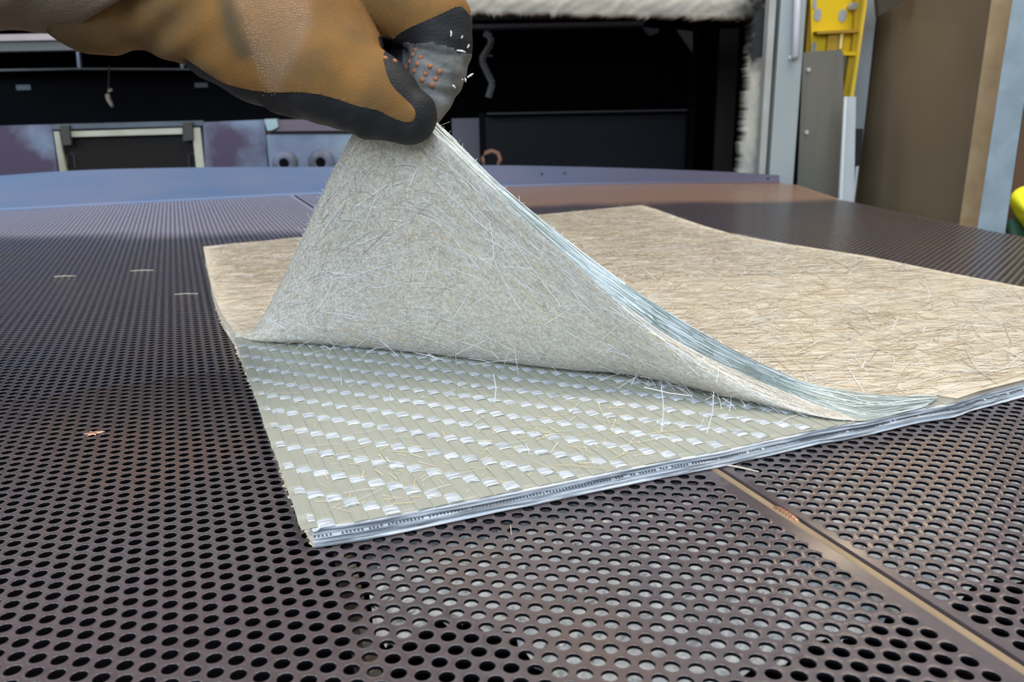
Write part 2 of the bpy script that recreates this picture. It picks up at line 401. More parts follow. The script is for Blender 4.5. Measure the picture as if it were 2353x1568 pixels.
# back flange: bent-up blued strip, taller at the left
bx = np.array([0, 170, 476, 731, 765, 1118, 1434, 1706, 1791]); top = np.array([404.6, 391, 384, 384, 384, 379, 386, 396, 403.]); bot = np.interp(bx, [0, 731, 1162, 1407, 1645, 1791], [484, 445, 429, 422, 420, 420])
bxs = np.linspace(-120, 1791, 60); tops = np.interp(bxs, bx, top); bots = np.interp(bxs, bx, bot)
tops = np.where(bxs < 0, 404.6 - bxs * .08, tops); bots = np.where(bxs < 0, 484 - bxs * .053, bots)
tops = np.convolve(np.pad(tops, 3, 'reflect', reflect_type='odd'), np.ones(7) / 7, 'valid'); 
mb = MB(); V = []
foot = np.array([at_z(x, yb, 0) for x, yb in zip(bxs, bots)])
for k_ in (0, 1): foot[:, k_] = np.convolve(np.pad(foot[:, k_], 6, 'reflect', reflect_type='odd'), np.ones(13) / 13, 'valid')
for x, yt, yb, p in zip(bxs, tops, bots, foot):
    p = p.copy(); q = at_y(x, yt, p[1] + 3)
    q[0] = p[0]
    V += [p + [0, 0, -3], p, q, q + [0, 3, 0], p + [0, 6, -3], p + [0, -9, -.3], p + [0, -9, .9], p + [0, -1.5, 1.2], p + [0, -.2, 4.0]]
Fs = []
order = [5, 6, 7, 8, 2, 3, 4]
for k in range(len(bxs) - 1):
    for a, b in zip(order, order[1:] + order[:1]): Fs.append((k * 9 + a, k * 9 + b, (k + 1) * 9 + b, (k + 1) * 9 + a))
e = (len(bxs) - 1) * 9; Fs += [tuple(order)[::-1], tuple(e + q for q in order)]
mb.add(V, Fs); FLANGE = mb.build('back_flange', M['flange'], TABLE, smooth=False); FLANGE['label'] = 'bluish upturned back flange of the table'
for x, y in ((1245, 400), (1297, 398), (1545, 402), (1764, 411)):
    d0 = at_z(x, np.interp(x, bxs, bots), 0)[1] + 2; p = at_y(x, y, d0)
    mb = MB(); mb.tube([p + [0, -3.0, 0], p + [0, 1.5, 0]], [2.6, 3.2], 10); mb.build('screw_head', M['dark'], FLANGE)
# spatter mark on the left plate
mb = MB(); p = at_z(216, 996, .15)
V = []; 
for k in range(13):
    an_ = 2 * math.pi * k / 13; rr = (3.6 if k % 2 else 1.6) * (0.8 + .4 * rng.random()); V.append(p + [rr * 1.5 * math.cos(an_), rr * 1.3 * math.sin(an_), .0])
Vt = [q * [1, 1, 1] + [0, 0, .5] for q in (p + (np.array(V) - p) * .7)]
mb.prism(V, Vt); so = mb.build('weld_spatter', mat('bright_copper_spatter', (0.75, 0.42, 0.30), rough=.35, metal=.4, col2=(0.55, 0.30, 0.2), scale=200), TABLE); so['label'] = 'bright coppery spatter mark on the left plate'
# tray below, rib along the left border of the bright zone, legs
mb = MB(); mb.box((-170, 1000, -62), (1780, 1660, 4)); mb.box((-170, 128, -34), (1780, 4, 60)); mb.box((-1070, 870, -34), (4, 1480, 60))
mb.build('tray', M['black'], TABLE)
mb = MB(); p0, p1 = at_z(800, 1265, -4)[:2], at_z(845, 1470, -4)[:2]; d = (p1 - p0) / np.linalg.norm(p1 - p0); nn = np.array([-d[1], d[0]])
q0 = p0 - d * 300; q1 = p1 + d * 20
mb.prism([np.r_[q0 - nn * 2, -60], np.r_[q0 + nn * 2, -60], np.r_[q0 + nn * 2, -4], np.r_[q0 - nn * 2, -4]], [np.r_[q1 - nn * 2, -60], np.r_[q1 + nn * 2, -60], np.r_[q1 + nn * 2, -4], np.r_[q1 - nn * 2, -4]])
mb.build('support_rib', mat('rusty_rib', (0.16, 0.10, 0.055), rough=.7, col2=(0.3, 0.26, 0.2), scale=60), TABLE)
for x, y in ((-1000, 180), (620, 180), (-900, 1500), (560, 1500)):
    mb = MB(); mb.box((x, y, -482), (50, 50, 836)); mb.build('leg', M['dark'], TABLE)

# ------------------------------------------------------------------ white crumpled fleece under the plate
PX = [(836, 1262), (868, 1476), (910, 1500), (940, 1452), (1010, 1440), (1180, 1452), (1205, 1500), (1260, 1568), (1330, 1640), (1600, 1640), (1700, 1560), (1860, 1500), (2060, 1428), (2180, 1390), (2353, 1320), (2480, 1290), (2560, 900), (1500, 800), (900, 1000)]
poly = [Vector((*(at_z(x, y, -13)[:2] * S), -13 * S)) for x, y in PX]
bm = bmesh.new(); bm.faces.new([bm.verts.new(p) for p in poly]); bmesh.ops.triangulate(bm, faces=bm.faces[:])
for _ in range(7):
    long = [e for e in bm.edges if e.calc_length() > 0.0045]
    if not long: break
    bmesh.ops.subdivide_edges(bm, edges=long, cuts=1); bmesh.ops.triangulate(bm, faces=bm.faces[:])
from mathutils import noise as mnoise
for v in bm.verts:
    p = v.co * 1000; z = mnoise.noise(p * .045) * 4.0 + abs(mnoise.noise(p * .13 + Vector((9, 3, 1)))) * 9.0 + abs(mnoise.noise(p * .3 + Vector((2, 7, 1)))) * 4 - 4
    v.co.z = (-9.5 + max(-12, min(6, z - 2))) * S
    v.co.x += mnoise.noise(p * .2 + Vector((5, 5, 5))) * .002; v.co.y += mnoise.noise(p * .2 + Vector((1, 8, 5))) * .002
me = bpy.data.meshes.new('crumpled_fleece'); bm.to_mesh(me); bm.free()
fo = link('crumpled_fleece', me, M['fleece']); tag(fo, 'crumpled white fleece sheet lying under the perforated plate, seen through its holes', 'fleece sheet')

# ------------------------------------------------------------------ fibreglass mat
ZB, ZT = 9.5, 12.2          # top of the lower stack, top of the peeled ply
MATO = empty('fibreglass_mat', (150, 800, 0), 'thick layered fibreglass mat on the perforated table, its front left corner being peeled up', 'mat')
leftpx = [(716, 1216), (693, 1168), (670, 1117), (652, 1074), (634, 1023), (615, 957), (593, 895), (569, 848), (559, 821), (545, 790)]
leftpx2 = [(538, 763), (530, 751), (508, 719), (493, 680), (483, 643), (467, 567)]
frontpx = [(716, 1216), (850, 1196), (950, 1176), (1099, 1147), (1247, 1117), (1396, 1087), (1545, 1057), (1650, 1039), (1770, 1012), (1889, 986), (1994, 968), (2098, 943)]
frontpx2 = [(2200, 916), (2250, 899), (2353, 873)]
rightpx = [(2353, 660), (2170, 625), (2000, 590), (1850, 567), (1760, 553), (1720, 545), (1680, 537), (1620, 520), (1560, 500), (1510, 482), (1480, 473), (1470, 472)]
leftP = [at_z(x, y, ZB)[:2] for x, y in leftpx] + [at_z(x, y, ZT)[:2] for x, y in leftpx2]
frontP = [at_z(x, y, ZB)[:2] for x, y in frontpx] + [at_z(x, y, ZT)[:2] for x, y in frontpx2]
rightP = [at_z(x, y, ZT)[:2] for x, y in rightpx]
# right front corner lies outside the frame: carry both edges on until they meet
f_end = frontP[-1]; fdir = (frontP[-1] - frontP[-6]) / np.linalg.norm(frontP[-1] - frontP[-6])
r_end = rightP[0]; rdir = (rightP[0] - rightP[2]) / np.linalg.norm(rightP[0] - rightP[2])
A_ = np.array([fdir, -rdir]).T; tt = np.linalg.solve(A_, r_end - f_end); corner = f_end + fdir * tt[0]
backl = leftP[-1]; backr = rightP[-1]
outline = frontP + [corner] + rightP + list(polyline([backr, backl], np.linspace(0, 1, 9))[1:-1]) + leftP[::-1][:-1]
outline = polyline(np.array(outline + [outline[0]]), np.linspace(0, 1, 420))[:-1]
ctr = outline.mean(0)
NPLY = 5; hz = ZB / NPLY
for k in range(NPLY):
    R = np.random.default_rng(20 + k); n = len(outline)
    wob = np.convolve(np.pad(R.normal(0, 1, n), 4, 'wrap'), np.ones(9) / 9, 'valid') * 1.5 + R.normal(0, .22, n)
    off = [0.4, -1.0, -.3, -1.2, 0.1][k]
    nrm = np.roll(outline, -1, 0) - np.roll(outline, 1, 0); nrm = np.stack([nrm[:, 1], -nrm[:, 0]], 1); nrm /= np.linalg.norm(nrm, axis=1)[:, None]
    if ((outline - ctr) * nrm).sum() < 0: nrm = -nrm
    amp = 0.55 if k < NPLY - 1 else .25
    O = outline + nrm * (off * .6 + wob * amp)[:, None]
    wz = np.convolve(np.pad(R.normal(0, 1, n), 6, 'wrap'), np.ones(13) / 13, 'valid') * .25
    z0, z1 = hz * k + (.05 if k else .4), hz * (k + 1) - .12
    zb = np.full(n, z0) + (wz if k else 0); zt = np.full(n, z1) + (wz if k < NPLY - 1 else 0)
    ins = O - nrm * .5
    rings = [np.c_[ins, zb], np.c_[O, lerp(zb, zt, .3)], np.c_[O, lerp(zb, zt, .7)], np.c_[ins, zt]]
    V = np.vstack(rings); mb = MB()
    Fs = [(q * n + i, q * n + (i + 1) % n, (q + 1) * n + (i + 1) % n, (q + 1) * n + i) for q in range(3) for i in range(n)]
    mb.add(V, Fs); mb.add(rings[0], [tuple(range(n))[::-1]]); mb.add(rings[3], [tuple(range(n))], 2 if k == NPLY - 1 else 0)
    nm = 'ply'
    po = mb.build(nm, [M['glass_white'], M['fuzz'], M['warp']], MATO)
    # left side of the stack shows tan fuzz instead of cut white glass
    me = po.data
    for p in me.polygons:
        c = np.array(p.center) / S; q = (c[:2] + 0) - c0
        if abs(p.normal.z) < .9 and np.array(p.normal)[:2] @ E2 > -.6 and q @ E1 < 60: p.material_index = 1
# the row of dark roving ends in the cut front face
mb = MB(); fr = polyline(np.array(frontP), np.linspace(0.002, 1, 260)); tdir = np.gradient(fr, axis=0); tdir /= np.linalg.norm(tdir, axis=1)[:, None]
for k in range(len(fr)):
    if rng.random() < .12: continue
    t3 = np.r_[tdir[k], 0]; n3 = np.r_[tdir[k][1], -tdir[k][0], 0]
    mb.box(np.r_[fr[k], hz * 3.0 + rng.normal(0, .12)] + n3 * (-.25), (.6, 1.2, .42), ax=[t3, n3, (0, 0, 1)])
ro = mb.build('roving_end_row', mat('dark_roving_ends', (0.10, 0.11, 0.13), rough=.6), MATO); ro['kind'] = 'stuff'; ro['label'] = 'row of small dark roving ends in the cut front face'

# woven layer: 3/1 twill, one object per tow
PU, PV = 7.05, 7.37
WOV_MB = MB()
wo = MB(); 
wov = None
def P_uv(u, v, z): q = c0 + E1 * u + E2 * v; return np.array([q[0], q[1], z])
def left_u(v): # u of the left edge at v
    L = np.array([((p - c0) @ E1, (p - c0) @ E2) for p in leftP]); o = np.argsort(L[:, 1]); return np.interp(v, L[o, 1], L[o, 0])
def front_v(u):
    L = np.array([((p - c0) @ E1, (p - c0) @ E2) for p in frontP]); o = np.argsort(L[:, 0]); return np.interp(u, L[o, 0], L[o, 1])
NU, NV = 54, 46
VMAX = lambda u: float(np.interp(u, [0, 80, 160, 240, 320, 400], [345, 325, 285, 225, 140, 60]))
UMAX = lambda v: float(np.interp(v, [0, 60, 140, 225, 285, 325, 350], [405, 385, 320, 240, 160, 80, 20]))
def over(i, j): return (i + j) % 4 == 0          # weft floats on top here
u0, v0 = 6.5, 179.2 - 7.37 * 24                   # tow centres: u0+PU*i, v0+PV*j ; float at i=0, j=24
basem = MB(); basem.add([P_uv(3, 3, ZB - .25), P_uv(380, 3, ZB - .25), P_uv(300, 160, ZB - .25), P_uv(160, 290, ZB - .25), P_uv(3, 340, ZB - .25)], [(0, 1, 2, 3, 4)])
WOV = basem.build('woven_ply', M['warp'], MATO); WOV['label'] = 'woven roving layer bared by the peeled corner'
def ribbon(pts, wid, side, dome, mat_, jit):
    """flat lens-shaped tow along pts"""
    n = len(pts); V = []; prof = [(-.5, -.35), (-.42, 0.1), (-.15, .3), (.15, .3), (.42, .1), (.5, -.35)]
    for k, p in enumerate(pts):
        for a, hgt in prof: V.append(p + side * (a * wid * jit[k]) + np.array([0, 0, hgt * dome]))
    m = len(prof); Fs = [(k * m + q, k * m + q + 1, (k + 1) * m + q + 1, (k + 1) * m + q) for k in range(n - 1) for q in range(m - 1)]
    me_b = MB(); me_b.add(V, Fs); return me_b.build('tow', mat_, WOV, smooth=True)
e1_3 = np.r_[E1, 0]; e2_3 = np.r_[E2, 0]
for i in range(-1, NU):                                  # warp, running away from the viewer
    u = u0 + PU * i; vb = front_v(u) + .2; vt = VMAX(u)
    if vt - vb < 12: continue
    vs = np.arange(vb, vt, PV / 6); pts = []
    for v in vs:
        jf = (v - v0) / PV; z = ZB + .15
        j = round(jf)
        if over(i, j): z -= 1.25 * math.exp(-((jf - j) / .60) ** 6)
        pts.append(P_uv(u + .25 * math.sin(v * .05 + i), v, z))
    ribbon(pts, PU * .965, e1_3, .42, M['warp'], 1 + rng.normal(0, .012, len(pts)))
for j in range(NV):                                  # weft, running along the front edge
    v = v0 + PV * j; ub = left_u(v) + .3; ut = UMAX(v)
    if ut - ub < 12: continue
    us = np.arange(ub, ut, PU / 4)
    us = us[[front_v(x) + .8 < v for x in us]]
    if len(us) < 6: continue
    pts = []
    for u in us:
        fi = (u - u0) / PU; i = round(fi); z = ZB - .75
        if over(i, j): z += 1.12 * math.exp(-((fi - i) / .60) ** 6)
        pts.append(P_uv(u, v + .3 * math.sin(u * .06 + j * 2), z))
    ribbon(pts, PV * 1.02, e2_3, .42, M['weft'], 1 + rng.normal(0, .05, len(pts)))

# peeled top ply -------------------------------------------------------------------------------
NT, NS = 140, 26
# visible crease (lower silhouette of the flap), on the stack
Vpx = [(556, 772), (585, 783), (640, 789), (700, 793), (760, 798), (860, 806), (950, 816), (1100, 833), (1250, 851), (1400, 866), (1500, 882), (1600, 906), (1700, 930), (1800, 952), (1900, 970), (1990, 972)]
Vc = smoothline([at_z(x, y, ZB + 2)[:2] for x, y in Vpx], 100)
# free edge: left edge A -> corner, front edge corner -> B   (px, py, depth)
A3 = at_z(545, 765, ZT); dA = (A3 - CAM) @ FW
Lpx = [(556, 768, dA - 4), (578, 766, dA - 8), (600, 738, dA - 12), (640, 657, dA - 30), (690, 556, dA - 55), (735, 455, dA - 84), (775, 372, dA - 108), (815, 298, dA - 128), (850, 240, dA - 140)]
dK = dA - 146
Rpx = [(960, 236, dK), (1010, 288, dK - 4), (1050, 326, dK - 8), (1100, 379, dK - 13), (1180, 452, dK - 20), (1250, 508, dK - 26), (1330, 573, dK - 32), (1420, 640, dK - 37), (1480, 682, dK - 40), (1600, 758, dK - 42), (1700, 812, dK - 44), (1780, 850, dK - 44)]
def onz(x, y, z): p = at_z(x, y, z); return (x, y, (p - CAM) @ FW)
def ramp(L, d0, d1):         # depth running evenly from d0 to d1 along the pixel path
    q = np.r_[0, np.cumsum([math.dist(a[:2], b[:2]) for a, b in zip(L[:-1], L[1:])])]; return [(p[0], p[1], d0 + (d1 - d0) * t) for p, t in zip(L, q / q[-1])]
Rpx = ramp(Rpx + [onz(1850, 880, 22)], dK, onz(1850, 880, 22)[2])[:-1]
Rpx += [onz(1850, 880, 22), onz(1930, 897, 19), onz(2000, 906, 16.5), onz(2080, 911, 14), onz(2160, 910, ZT)]
G = lambda L: np.array([at_d(*p) for p in L])
freeL = smoothline(G(Lpx), 60); freeR = smoothline(G([Lpx[-1]] + [(905, 212, dK + 2)] + Rpx), 110)
ridge_px = [(905, 225, dK - 3), (984, 297, dK - 7), (1030, 338, dK - 11), (1090, 398, dK - 17), (1170, 472, dK - 24), (1237, 532, dK - 30), (1314, 600, dK - 36), (1400, 676, dK - 42), (1460, 720, dK - 46), (1540, 776, dK - 50), (1620, 818, dK - 53), (1690, 851, dK - 55)]
ridge_px = ramp(ridge_px + [onz(1760, 882, 20)], dK - 4, onz(1760, 882, 20)[2])[:-1]
ridge_px += [onz(1760, 882, 20), onz(1865, 925, 14.5), onz(1931, 951, 11.5), onz(1990, 970, ZB + .6), onz(2060, 953, ZB + .5), onz(2130, 934, ZB + .5)]
ridge = smoothline(G([(850, 243, dA - 143)] + ridge_px), 110)
tk = .42
ts = np.linspace(0, 1, NT)
def up_edge(t):           # lower lip of the free edge
    return polyline(freeL, np.array([t / tk]))[0] if t < tk else polyline(ridge, np.array([(t - tk) / (1 - tk)]))[0]
def out_edge(t):
    if t < tk: return None
    return polyline(freeR, np.array([(t - tk) / (1 - tk)]))[0]
def crease(t):            # fold line parametrised so that the left edge starts at its left end
    s = np.interp(t, [0, tk, .80, .93, 1.0], [0.0, .42, .90, 1.0, 1.0]); p = polyline(Vc, np.array([s]))[0]
    return p
bot = np.zeros((NT, NS, 3)); topg = np.zeros((NT, NS, 3))
ss = np.linspace(0, 1, NS) ** 1.25
for a, t in enumerate(ts):
    c = crease(t); Uo = up_edge(t); hgt = max(0.0, Uo[2] - ZB)
    back = E2 * .96 + E1 * .1; k = min(1.0, hgt / 60.0)
    bk = 4 + 14 * k
    o = out_edge(t)
    if o is not None and t > .48: bk = max(bk, ((o[:2] - c) @ back + 18 * min(1, (1 - t) / .3) + 1.0) * min(1, (t - .48) / .14))
    P0 = np.r_[c + back * bk, ZB + .3]; P1 = np.r_[c - back * (3 + 7 * k), ZB + .3]
    cz = np.r_[c, ZB + .3]; P2 = lerp(cz, Uo, .22) - np.r_[back * (2 + 10 * k), -4 * k]
    if t > .9: f_ = (t - .9) / .1; P1 = lerp(P1, lerp(P0, Uo, .3), f_); P2 = lerp(P2, lerp(P0, Uo, .6), f_)
    for b, s in enumerate(ss): bot[a, b] = (1 - s) ** 3 * P0 + 3 * (1 - s) ** 2 * s * P1 + 3 * (1 - s) * s * s * P2 + s ** 3 * Uo
# normals (pointing to the hidden top face)
du = np.gradient(bot, axis=0); dv = np.gradient(bot, axis=1); nn = np.cross(du, dv); nn /= np.linalg.norm(nn, axis=2, keepdims=True) + 1e-9
if nn[NT // 2, NS // 2] @ FW < 0: nn = -nn
nn = nn.copy()
THK = ZT - ZB - .3
topg = bot + nn * THK
for a, t in enumerate(ts):
    o = out_edge(t)
    if o is not None:
        dlt = (o - topg[a, -1]); wgt = np.clip((ss - .15) / .85, 0, 1) ** 1.5; topg[a] += dlt * wgt[:, None]
        wv = min(1, max(0, (t - .56) / .2)); wv = wv * wv * (3 - 2 * wv)
        if wv > 0:
            p0 = bot[a, 0] + np.array([0, 0, THK]); p1 = lerp(p0, o, .55); p1[2] = p0[2] + .15 * (o[2] - p0[2])
            bz = np.array([(1 - q) ** 2 * p0 + 2 * (1 - q) * q * p1 + q * q * o for q in ss]); topg[a] = lerp(topg[a], bz, wv)
    topg[a, :, 2] = np.maximum(topg[a, :, 2], bot[a, :, 2] * 0 + ZB + .6)
V = np.vstack([bot.reshape(-1, 3), topg.reshape(-1, 3)]); NB = NT * NS
quads = []; mids = []
idx = lambda a, b: a * NS + b
for a in range(NT - 1):
    for b in range(NS - 1):
        quads.append((idx(a, b), idx(a + 1, b), idx(a + 1, b + 1), idx(a, b + 1))); mids.append(1)
        quads.append((NB + idx(a, b), NB + idx(a, b + 1), NB + idx(a + 1, b + 1), NB + idx(a + 1, b))); mids.append(0)
    b = NS - 1
    quads.append((idx(a, b), idx(a + 1, b), NB + idx(a + 1, b), NB + idx(a, b)))
    if ts[a] < tk: mids.append(3)
    else:
        ph = ((ts[a] - tk) * 19 + .35 * math.sin(ts[a] * 31)) % 1; mids.append(4 if ph < .5 and ts[a] < .86 else 2)
for b in range(NS - 1):
    quads.append((idx(0, b), idx(0, b + 1), NB + idx(0, b + 1), NB + idx(0, b))); mids.append(0)
    quads.append((idx(NT - 1, b), NB + idx(NT - 1, b), NB + idx(NT - 1, b + 1), idx(NT - 1, b + 1))); mids.append(2)
# flat remainder of the ply
contact = topg[:, 0, :2]
flat = [p for p in contact]            # left -> right along the fold
flat += [out_edge(1.0)[:2]] + [p for p in frontP[-3:]] + [corner] + rightP + list(polyline([backr, backl], np.linspace(0, 1, 9))[1:-1]) + leftP[::-1][:len(leftpx2)]
nf = len(flat); n0 = len(V)
FL = np.array(flat); V = np.vstack([V, np.c_[FL, np.full(nf, ZT)], np.c_[FL, np.full(nf, ZB + .1)]])
faces = [list(q) for q in quads]
faces.append([n0 + k for k in range(nf)]); mids.append(0)
for k in range(nf):
    k2 = (k + 1) % nf
    if k < NT - 1: continue
    faces.append([n0 + k, n0 + k2, n0 + nf + k2, n0 + nf + k]); mids.append(5 if k >= nf - len(leftpx2) - 1 else 0)
me = bpy.data.meshes.new('peeled_ply'); me.from_pydata([tuple(p * S) for p in V], [], faces)
for p, m_ in zip(me.polygons, mids): p.material_index = m_; p.use_smooth = m_ in (0, 1) and len(p.vertices) == 4
me.update()
PEEL = link('peeled_ply', me, [M['mat_top'], M['mat_under'], M['edge_teal'], M['edge_dark'], M['edge_shine'], M['fuzz']], MATO)
PEEL['label'] = 'top chopped-strand ply lifted at its front left corner'

# strands: thin ribbons of glass on both faces
def strands(name, paths, widths, tints, nrms, parent, label=None):
    V = []; L = []; T = []; nb = 0
    for P, w_, n_ in zip(paths, widths, nrms):
        m = len(P); d = np.gradient(P, axis=0); sd = np.cross(d, n_); sd /= np.linalg.norm(sd, axis=1)[:, None] + 1e-9
        V.append(np.stack([P - sd * w_ / 2, P + sd * w_ / 2 ], 1).reshape(-1, 3))
        for k in range(m - 1): L.append((nb + 2 * k, nb + 2 * k + 1, nb + 2 * k + 3, nb + 2 * k + 2))
        nb += 2 * m
    V = np.vstack(V); L = np.array(L)
    me = mesh_arr(name, V, L.ravel(), np.arange(len(L)) * 4, np.full(len(L), 4))
    ca = me.color_attributes.new('tint', 'FLOAT_COLOR', 'POINT')
    C = np.concatenate([np.tile(np.r_[t, 1.0], (2 * len(P), 1)) for t, P in zip(tints, paths)]).astype(np.float32)
    ca.data.foreach_set('color', C.ravel())
    o = link(name, me, M['strand'], parent); o['kind'] = 'stuff'
    if label: o['label'] = label
    return o
def pip(Q, poly):
    x, y = Q[:, 0], Q[:, 1]; ins = np.zeros(len(Q), bool); P = np.asarray(poly); j = len(P) - 1
    for i in range(len(P)):
        xi, yi, xj, yj = *P[i], *P[j]
        c = ((yi > y) != (yj > y)) & (x < (xj - xi) * (y - yi) / (yj - yi + 1e-12) + xi); ins ^= c; j = i
    return ins
TAN = [(0.62, 0.52, 0.37), (0.72, 0.62, 0.47), (0.84, 0.76, 0.63), (0.54, 0.45, 0.32), (0.93, 0.91, 0.87), (0.44, 0.38, 0.29), (0.80, 0.69, 0.51)]
WTAN = [.17, .22, .22, .07, .24, .02, .06]
lo, hi = FL.min(0), FL.max(0)
N = 26000; Q = lo + rng.random((N, 2)) * (hi - lo); Q = Q[pip(Q, FL)]
paths = []; wd = []; tn = []; nr = []
up = np.array([0, 0, 1.0])
for q in Q:
    far = q[1] > 800
    an_ = rng.normal(.12, .3) if rng.random() < .6 else rng.random() * math.pi; l = rng.uniform(16, 52) * (1.2 if far else 1); d = np.array([math.cos(an_), math.sin(an_)]); bend = np.array([-d[1], d[0]]) * rng.normal(0, .5)
    P = np.array([q - d * l / 2, q + bend, q + d * l / 2])
    if not pip(P, FL).all(): continue
    zz = ZT + rng.random() ** 2 * .9 + .12
    P3 = np.c_[P, [zz + rng.normal(0, .12), zz + abs(rng.normal(0, .25)), zz + rng.normal(0, .12)]]; P3[:, 2] = np.maximum(P3[:, 2], ZT + .05)
    paths.append(P3); wd.append(rng.uniform(.25, .85) * (1.6 if far else 1)); tn.append(TAN[rng.choice(len(TAN), p=WTAN)]); nr.append(up)
# a few dark stray ends standing up from the face
for q in Q[:700]:
    an_ = rng.random() * math.pi * 2; l = rng.uniform(4, 11); d = np.array([math.cos(an_), math.sin(an_), .45]) * l
    b0 = np.r_[q, ZT + .2]; paths.append(np.array([b0, b0 + d * .5 + [0, 0, .6], b0 + d])); wd.append(.28); tn.append((0.30, 0.25, 0.17)); nr.append(np.array([0, -1.0, .2]))
strands('chopped_strands', paths, wd, tn, nr, PEEL, 'loose tan and white glass strands on the upper face')
# underside strands follow the flap
def flap(a, b):
    a = np.clip(a, 0, NT - 1.001); b = np.clip(b, 0, NS - 1.001); i, j = a.astype(int), b.astype(int); fa, fb = (a - i)[:, None], (b - j)[:, None]
    g = lambda G_: (G_[i, j] * (1 - fa) + G_[i + 1, j] * fa) * (1 - fb) + (G_[i, j + 1] * (1 - fa) + G_[i + 1, j + 1] * fa) * fb
    return g(bot), g(nn)
GREY = [(0.58, 0.55, 0.48), (0.68, 0.66, 0.60), (0.78, 0.78, 0.75), (0.94, 0.97, 1.0), (0.40, 0.37, 0.31), (0.80, 0.62, 0.34)]
WG = [.27, .25, .17, .15, .12, .04]
paths = []; wd = []; tn = []; nr = []
tanu = np.linalg.norm(np.gradient(bot, axis=0), axis=2); tanv = np.linalg.norm(np.gradient(bot, axis=1), axis=2)
wt = tanu * tanv; wt = wt / np.percentile(wt, 97)
for k in range(26000):
    a0 = rng.random() * (NT - 1); b0 = 3 + rng.random() * (NS - 4)
    i, j = int(a0), int(b0); l = rng.uniform(3, 12) if k > 3200 else rng.uniform(10, 42)
    if rng.random() > wt[i, j]: continue
    an_ = rng.normal(-.22, .28) if rng.random() < (.62 - .012 * b0 if k > 3200 else .66) else rng.random() * math.pi
    m = 3 if l < 16 else 6
    tt_ = np.linspace(-.5, .5, m) * l; aa = a0 + tt_ * math.cos(an_) / max(tanu[i, j], .35); bb = b0 + tt_ * math.sin(an_) / max(tanv[i, j], .35)
    if aa.min() < .5 or aa.max() > NT - 2 or bb.min() < 3 or bb.max() > NS - 1.2: continue
    p, n_ = flap(aa, bb); P = p - n_ * (.15 + rng.random() ** 2 * 1.0 + (np.abs(np.linspace(-1, 1, m)) ** 2 * rng.uniform(-.1, .7))[:, None])
    paths.append(P); wd.append(rng.uniform(.10, .24) if k > 3200 else rng.uniform(.18, .46)); tn.append(GREY[rng.choice(6, p=WG if k > 3200 else [.12, .16, .22, .36, .04, .10])]); nr.append(-n_.mean(0))
for k in range(420):                                 # glassy lines running along the cut front edge of the ply
    a0 = (tk + .03 + rng.random() * .55) * (NT - 1); f0 = rng.random(); l = rng.uniform(2, 9)
    aa = np.clip(a0 + np.linspace(-.5, .5, 4) * l / .0025 * .0025 * 1.2, 0, NT - 1.01); i = aa.astype(int); fr_ = (aa - i)[:, None]
    e0 = bot[i, -1] * (1 - fr_) + bot[i + 1, -1] * fr_; e1v = topg[i, -1] * (1 - fr_) + topg[i + 1, -1] * fr_
    ff = np.clip(f0 + np.linspace(-.06, .06, 4) * rng.normal(), 0, 1)[:, None]; P = e0 * (1 - ff) + e1v * ff; n_ = np.cross(P[-1] - P[0], e1v[0] - e0[0]); n_ /= np.linalg.norm(n_) + 1e-9
    if n_ @ (CAM - P[0]) < 0: n_ = -n_
    paths.append(P + n_ * rng.uniform(.15, .5)); wd.append(rng.uniform(.12, .4)); tn.append([(0.86, .92, .93), (.50, .57, .55), (.26, .31, .28)][rng.choice(3, p=[.3, .35, .35])]); nr.append(n_)
strands('underside_strands', paths, wd, tn, nr, PEEL, 'fine glass strands on the lifted underside')
# stray fibres bridging the crease, on the weave and at the edges
paths = []; wd = []; tn = []; nr = []
def toward(P): return CAM - P.mean(0)
for k in range(190):                                 # lying on the weave
    u = rng.uniform(2, 330); v = rng.uniform(3, 290)
    if v > VMAX(u) - 20 or v < front_v(u) + 2: continue
    an_ = rng.normal(.1, .7); l = rng.uniform(5, 26); uu = u + np.linspace(-.5, .5, 4) * l * math.cos(an_); vv = v + np.linspace(-.5, .5, 4) * l * math.sin(an_)
    P = np.array([P_uv(a, b, ZB + .7 + .6 * rng.random() + .8 * h_) for a, b, h_ in zip(uu, vv, rng.random(4))])
    paths.append(P); wd.append(rng.uniform(.14, .36)); tn.append([(0.9, .92, .93), (.88, .80, .62), (.86, .66, .34), (.75, .75, .72)][rng.choice(4, p=[.4, .25, .15, .2])]); nr.append(up)
for k in range(150):                                 # warm lamp glints near the front edge, made as golden strands
    u = rng.uniform(10, 190); v = rng.uniform(4, 75)
    an_ = rng.normal(2.2, .8); l = rng.uniform(2, 12); uu = u + np.linspace(-.5, .5, 3) * l * math.cos(an_); vv = v + np.linspace(-.5, .5, 3) * l * math.sin(an_)
    if min(vv) < front_v(u) + 1: continue
    P = np.array([P_uv(a, b, ZB + .65 + .3 * rng.random()) for a, b in zip(uu, vv)])
    paths.append(P); wd.append(rng.uniform(.12, .42)); tn.append([(.90, .70, .36), (.95, .82, .55)][rng.choice(2)]); nr.append(up)
